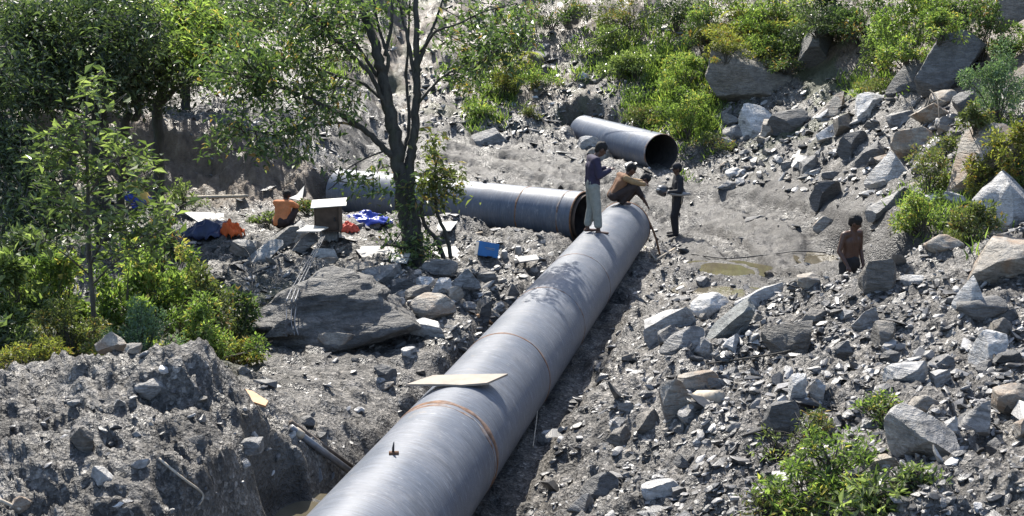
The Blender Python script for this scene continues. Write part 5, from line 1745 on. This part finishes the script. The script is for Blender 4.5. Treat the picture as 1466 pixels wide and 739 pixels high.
# bushes behind the near left mound
for i, a in enumerate([
    ('bright green broad-leaved bush at the left edge above the mound', 30, 420, 110, 120, 'leaf_sap', .13, 1500, 12.2),
    ('dark glossy plant low at the left edge of the picture', 10, 480, 70, 60, 'leaf_dark', .12, 600, 10.6),
    ('bright green bush left of the sapling stem', 85, 400, 100, 90, 'leaf_bright', .10, 1700, 12.6),
    ('brownish yellow bush in front of the sapling stem', 100, 460, 110, 70, 'leaf_olive', .055, 2600, 11.2),
    ('yellow brown ground plant on the left end of the mound crest', 60, 508, 110, 44, 'leaf_yellow', .045, 2400, 10.0),
    ('light green leafy bush right of the sapling stem', 180, 395, 100, 100, 'leaf_bright', .10, 1900, 12.8),
    ('tall fresh green bush below the sapling crown', 215, 375, 90, 80, 'leaf_bright', .10, 1500, 13.2),
    ('bluish green feathery plant above the jutting rock', 205, 462, 84, 60, 'leaf_blue', .05, 2600, 10.8),
    ('green fine-leaved bush on the right of the bluish plant', 285, 455, 90, 70, 'leaf_bright', .06, 2600, 11.6),
    ('pale green bush beside the giant boulder', 300, 400, 90, 80, 'leaf_olive', .075, 2000, 13.0),
    ('bushy green plant under the orange cloth', 262, 372, 70, 54, 'leaf_bright', .085, 1200, 14.2),
    ('dark leafy plant between bush and giant boulder', 338, 418, 50, 50, 'leaf_tree', .10, 600, 13.2),
    ('small yellow green weed at the foot of the giant boulder', 350, 498, 64, 34, 'leaf_yellow', .055, 900, 12.4),
    ('dark bush at the far left below the wood', 50, 345, 120, 60, 'leaf_dark', .12, 1500, 15.0),
    ('dark leafy bush right of the sapling, in shade', 225, 320, 80, 60, 'leaf_tree', .10, 1300, 15.5),
    ('small green plant beside the cut bank', 260, 265, 40, 24, 'leaf_sap', .09, 420, 22.5),
    ('green weed beside the person in orange', 380, 310, 40, 18, 'leaf_sap', .08, 320, 21.6),
    ('green weed under the metal box', 440, 300, 46, 30, 'leaf_tree', .09, 420, 22.5)]):
    lb, px, py, w, h, mt, L0, n, d = a
    shrub('bush', lb, px, py, w, h, mt, L0, n, 600 + i, d, group='bushes on the left', rare=.05)

# hillside and right bank shrubs
for i, a in enumerate([
    ('yellow green bush on the far talus slope', 722, 108, 60, 62, 'leaf_yellow', .13, 1700, None),
    ('low green clump right of the yellow bush', 770, 112, 44, 24, 'leaf_bright', .12, 600, None),
    ('small green clump below the yellow bush', 690, 155, 40, 24, 'leaf_bright', .12, 500, None),
    ('small green tuft left of the loose pipe', 760, 160, 30, 18, 'leaf_olive', .11, 300, None),
    ('dark leafy shrub at the top centre of the slope', 790, 18, 90, 44, 'leaf_tree', .15, 1500, None),
    ('low green shrub below the top centre shrub', 880, 58, 70, 34, 'leaf_sap', .14, 1200, None),
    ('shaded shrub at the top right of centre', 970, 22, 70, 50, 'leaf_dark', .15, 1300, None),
    ('green creeping bush above the loose pipe', 910, 95, 80, 36, 'leaf_sap', .14, 1800, None),
    ('bright mossy plant mat beside the overhanging boulder', 975, 110, 80, 60, 'leaf_bright', .12, 2600, None),
    ('bright grassy hummock above the open end of the loose pipe', 985, 165, 70, 66, 'leaf_bright', .11, 2600, None),
    ('pale green patch above the middle of the loose pipe', 925, 165, 50, 34, 'leaf_olive', .11, 900, None),
    ('yellow green bush on top of the overhanging boulder', 1075, 50, 100, 60, 'leaf_yellow', .14, 2600, None),
    ('bright leafy bush at the top above the overhanging boulder', 1120, 20, 100, 60, 'leaf_bright', .14, 2600, None),
    ('dark drooping bush in the shade right of the overhanging boulder', 1185, 20, 90, 70, 'leaf_dark', .15, 2200, None),
    ('green bush at the top between fern and leafy shrub', 1230, 25, 70, 70, 'leaf_tree', .14, 1800, None),
    ('tall bright leafy shrub hanging over the dark outcrop', 1300, 45, 90, 110, 'leaf_bright', .13, 3000, None),
    ('dark shrub above the dark rock face', 1365, 15, 80, 50, 'leaf_tree', .14, 1700, None),
    ('feathery bluish green shrub on the right slope', 1425, 120, 84, 110, 'leaf_blue', .07, 4200, None),
    ('yellow olive grass clump at the right edge', 1440, 225, 70, 90, 'leaf_yellow', .09, 1736, None),
    ('green weeds right of the whitish boulder', 1330, 250, 60, 70, 'leaf_olive', .08, 1116, None),
    ('pale green weed clump right of the bare-chested man', 1320, 300, 66, 64, 'leaf_bright', .08, 1240, None),
    ('green weed clump above the dome-shaped rock', 1390, 315, 60, 60, 'leaf_olive', .08, 1116, None),
    ('yellow green plant over the dark overhanging rock', 1400, 250, 50, 50, 'leaf_yellow', .08, 1200, None),
    ('small green plant in the hollow above the pinkish rock', 1255, 122, 70, 22, 'leaf_olive', .09, 800, None),
    ('brownish low bush on the bare slope at the top', 905, 15, 80, 50, 'leaf_olive', .15, 1100, None),
    ('green bush left of the yellow fern', 1015, 40, 60, 60, 'leaf_tree', .14, 1500, None),
    ('dense bright bush filling the top edge above the ferns', 1060, 5, 110, 60, 'leaf_bright', .14, 2400, None),
    ('hanging dark plant on the right end of the overhanging boulder', 1140, 62, 60, 36, 'leaf_dark', .12, 900, None),
    ('sunny green bush left of the tall leafy shrub', 1262, 70, 50, 60, 'leaf_sap', .12, 1100, None),
    ('bright bush at the top right of the tall leafy shrub', 1335, 5, 70, 50, 'leaf_bright', .13, 1400, None),
    ('dark drooping shrub left of the top right corner boulder', 1405, 45, 50, 80, 'leaf_tree', .12, 1300, None),
    ('dry olive tuft at the foot of the grassy hummock', 1015, 205, 50, 26, 'leaf_olive', .10, 500, None),
    ('thin weed on the slope beside the tan split boulder', 1350, 215, 60, 40, 'leaf_olive', .08, 800, None),
    ('small weed above the bright leaning slab', 1460, 275, 40, 40, 'leaf_bright', .08, 700, None),
    ('bright shrub at the right edge of the top', 1445, 60, 50, 50, 'leaf_bright', .10, 1100, None)]):
    lb, px, py, w, h, mt, L0, n, d = a
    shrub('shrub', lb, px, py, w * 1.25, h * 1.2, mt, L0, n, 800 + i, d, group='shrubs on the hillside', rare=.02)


# plants rooted on top of the boulders and hanging over them
bpy.context.view_layer.update()
for i, (rk, px, py, w, h, mt, n, lb) in enumerate([
    ('huge overhanging boulder under the ferns above the white slab', 1040, 88, 60, 34, 'leaf_yellow', 900, 'yellow green tuft rooted on the left end of the overhanging boulder'),
    ('huge overhanging boulder under the ferns above the white slab', 1085, 80, 70, 34, 'leaf_bright', 1100, 'bright green tuft rooted on the middle of the overhanging boulder'),
    ('huge overhanging boulder under the ferns above the white slab', 1125, 95, 60, 36, 'leaf_tree', 800, 'dark green tuft hanging on the right of the overhanging boulder'),
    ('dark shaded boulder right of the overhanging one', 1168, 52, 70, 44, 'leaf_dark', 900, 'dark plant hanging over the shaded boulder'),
    ('dark grey rock face between the leafy shrub and the feathery shrub', 1345, 62, 60, 50, 'leaf_bright', 900, 'green plant hanging over the top of the dark rock face'),
    ('dark outcrop below the tall leafy shrub', 1300, 90, 60, 40, 'leaf_bright', 800, 'green plant hanging over the dark outcrop'),
    ('streaked pale rock outcrop among the weeds on the right slope', 1395, 190, 40, 50, 'leaf_olive', 600, 'olive weed growing on the streaked pale outcrop')]):
    for dy in range(0, 60, 6):
        q = on_obj(ROCKS[rk], px, py + dy)
        if q is not None: break
    if q is None: continue
    shrub('shrub', lb, px, py, w, h, mt, .11, n, 1000 + i, None, .4, 'shrub', 'plants on the boulders', droop=.45, root=q)


def fern(px, py, wpx, label, seed, n=9, mat='leaf_yellow'):
    rg = np.random.default_rng(seed)
    g, d = hit(px, py)
    Lf = wpx / FPX * d
    e = empty('fern', g, label, 'fern', 'ferns')
    for i in range(n):
        a = rg.uniform(-math.pi, math.pi)
        v = np.array([math.cos(a), math.sin(a) * .8 - .3, 0])
        p = spline([np.zeros(3), v * Lf * .35 + [0, 0, Lf * .4], v * Lf * .75 + [0, 0, Lf * .38], v * Lf + [0, 0, Lf * .1]], 6)
        t = np.linspace(.15, 1, 26)
        C = np.stack([np.interp(t, np.linspace(0, 1, len(p)), p[:, k]) for k in range(3)], 1)
        T = unit(np.gradient(C, axis=0)); S = unit(np.cross(T, [0, 0, 1.]))
        Ls = Lf * .26 * np.sin(np.clip(t * 1.02, 0, 1) * math.pi) ** .6 * (1.1 - t * .6) + .01
        CC = np.concatenate([C, C]); DD = np.concatenate([S + T * .45, -S + T * .45]); LL = np.concatenate([Ls, Ls])
        NN = np.tile([0, 0, 1.], (len(CC), 1)) + rg.normal(size=(len(CC), 3)) * .15
        me = leaf_mesh('frond', CC, DD, NN, LL, LL * .26, np.clip(rg.normal(.62, .12, len(CC)), 0, .93))
        tag(link('frond', me, M[mat], e), kind='stuff')
    return e


fern(1045, 62, 60, 'yellow green fern on the overhanging boulder', 41)
fern(1200, 62, 60, 'bright green fern in front of the dark shade', 42, 7, 'leaf_bright')
fern(1075, 40, 56, 'fern above the yellow one at the top', 43, 8)
fern(740, 92, 40, 'small fern on the far talus slope', 44, 7)

# foreground weeds among the stones
for i, a in enumerate([
    ('bright weed clump at the bottom of the right bank', 1150, 700, 130, 70, 'leaf_bright', .055, 1500),
    ('green leafy weed in the middle of the foreground patch', 1190, 650, 120, 80, 'leaf_bright', .05, 1600),
    ('weed clump beside the dark rock in the foreground', 1165, 610, 70, 46, 'leaf_olive', .045, 700),
    ('green weed above the rounded grey boulder', 1262, 585, 56, 50, 'leaf_bright', .045, 700),
    ('broad-leaved weed at the bottom right of the patch', 1255, 710, 80, 50, 'leaf_sap', .085, 420),
    ('dark green weed under the rounded grey boulder', 1310, 680, 70, 36, 'leaf_sap', .05, 420),
    ('thin straggly weed at the left of the patch', 1110, 640, 50, 50, 'leaf_sap', .05, 160),
    ('low weed at the bottom edge left of the patch', 1100, 720, 60, 30, 'leaf_olive', .045, 360)]):
    lb, px, py, w, h, mt, L0, n = a
    shrub('weed', lb, px, py, w * 1.1, h * 1.05, mt, L0, int(n * .7), 900 + i, None, .36, 'weed', 'foreground weeds', rare=.03, stems=11)

# grass on the hillside: nobody could count it
rg = np.random.default_rng(77)
pts = []
for (px, py, rx, ry, n) in [(985, 150, 50, 60, 2600), (950, 110, 60, 50, 2200), (930, 165, 40, 24, 1000), (880, 85, 60, 30, 1200), (1000, 180, 30, 30, 1200), (760, 112, 50, 24, 500), (690, 160, 40, 24, 400), (720, 130, 40, 30, 500),
                            (1430, 220, 50, 60, 1500), (1330, 290, 40, 50, 900), (1400, 300, 40, 60, 900), (1240, 120, 60, 16, 500), (900, 40, 120, 40, 1600), (1080, 65, 70, 20, 700), (640, 60, 80, 40, 500), (480, 90, 60, 40, 500)]:
    for _ in range(max(6, n // 22)):
        p, d = hit(px + rg.normal() * rx * .5, py + rg.normal() * ry * .5)
        if d < 39.9: pts.append((p, d))
C, D, L = [], [], []
for p, d in pts:
    k = 24
    q = p + rg.normal(size=(k, 3)) * np.array([.13, .13, 0])
    C.append(q); D.append(rg.normal(size=(k, 3)) * .55 + np.array([0, -.15, .9])); L.append((.10 + .006 * d) * rg.uniform(.5, 1.3, k))
C, D, L = np.concatenate(C), np.concatenate(D), np.concatenate(L)
C[:, 2] = terrain(C[:, 0], C[:, 1]) - .01
go = link('grass', leaf_mesh('grass', C, D, rg.normal(size=C.shape) + [0, -.4, .3], L, L * .10 + .006, rg.random(len(C)) * .93), M['leaf_bright'])
tag(go, 'tufts of bright green grass on the hillside', kind='stuff')
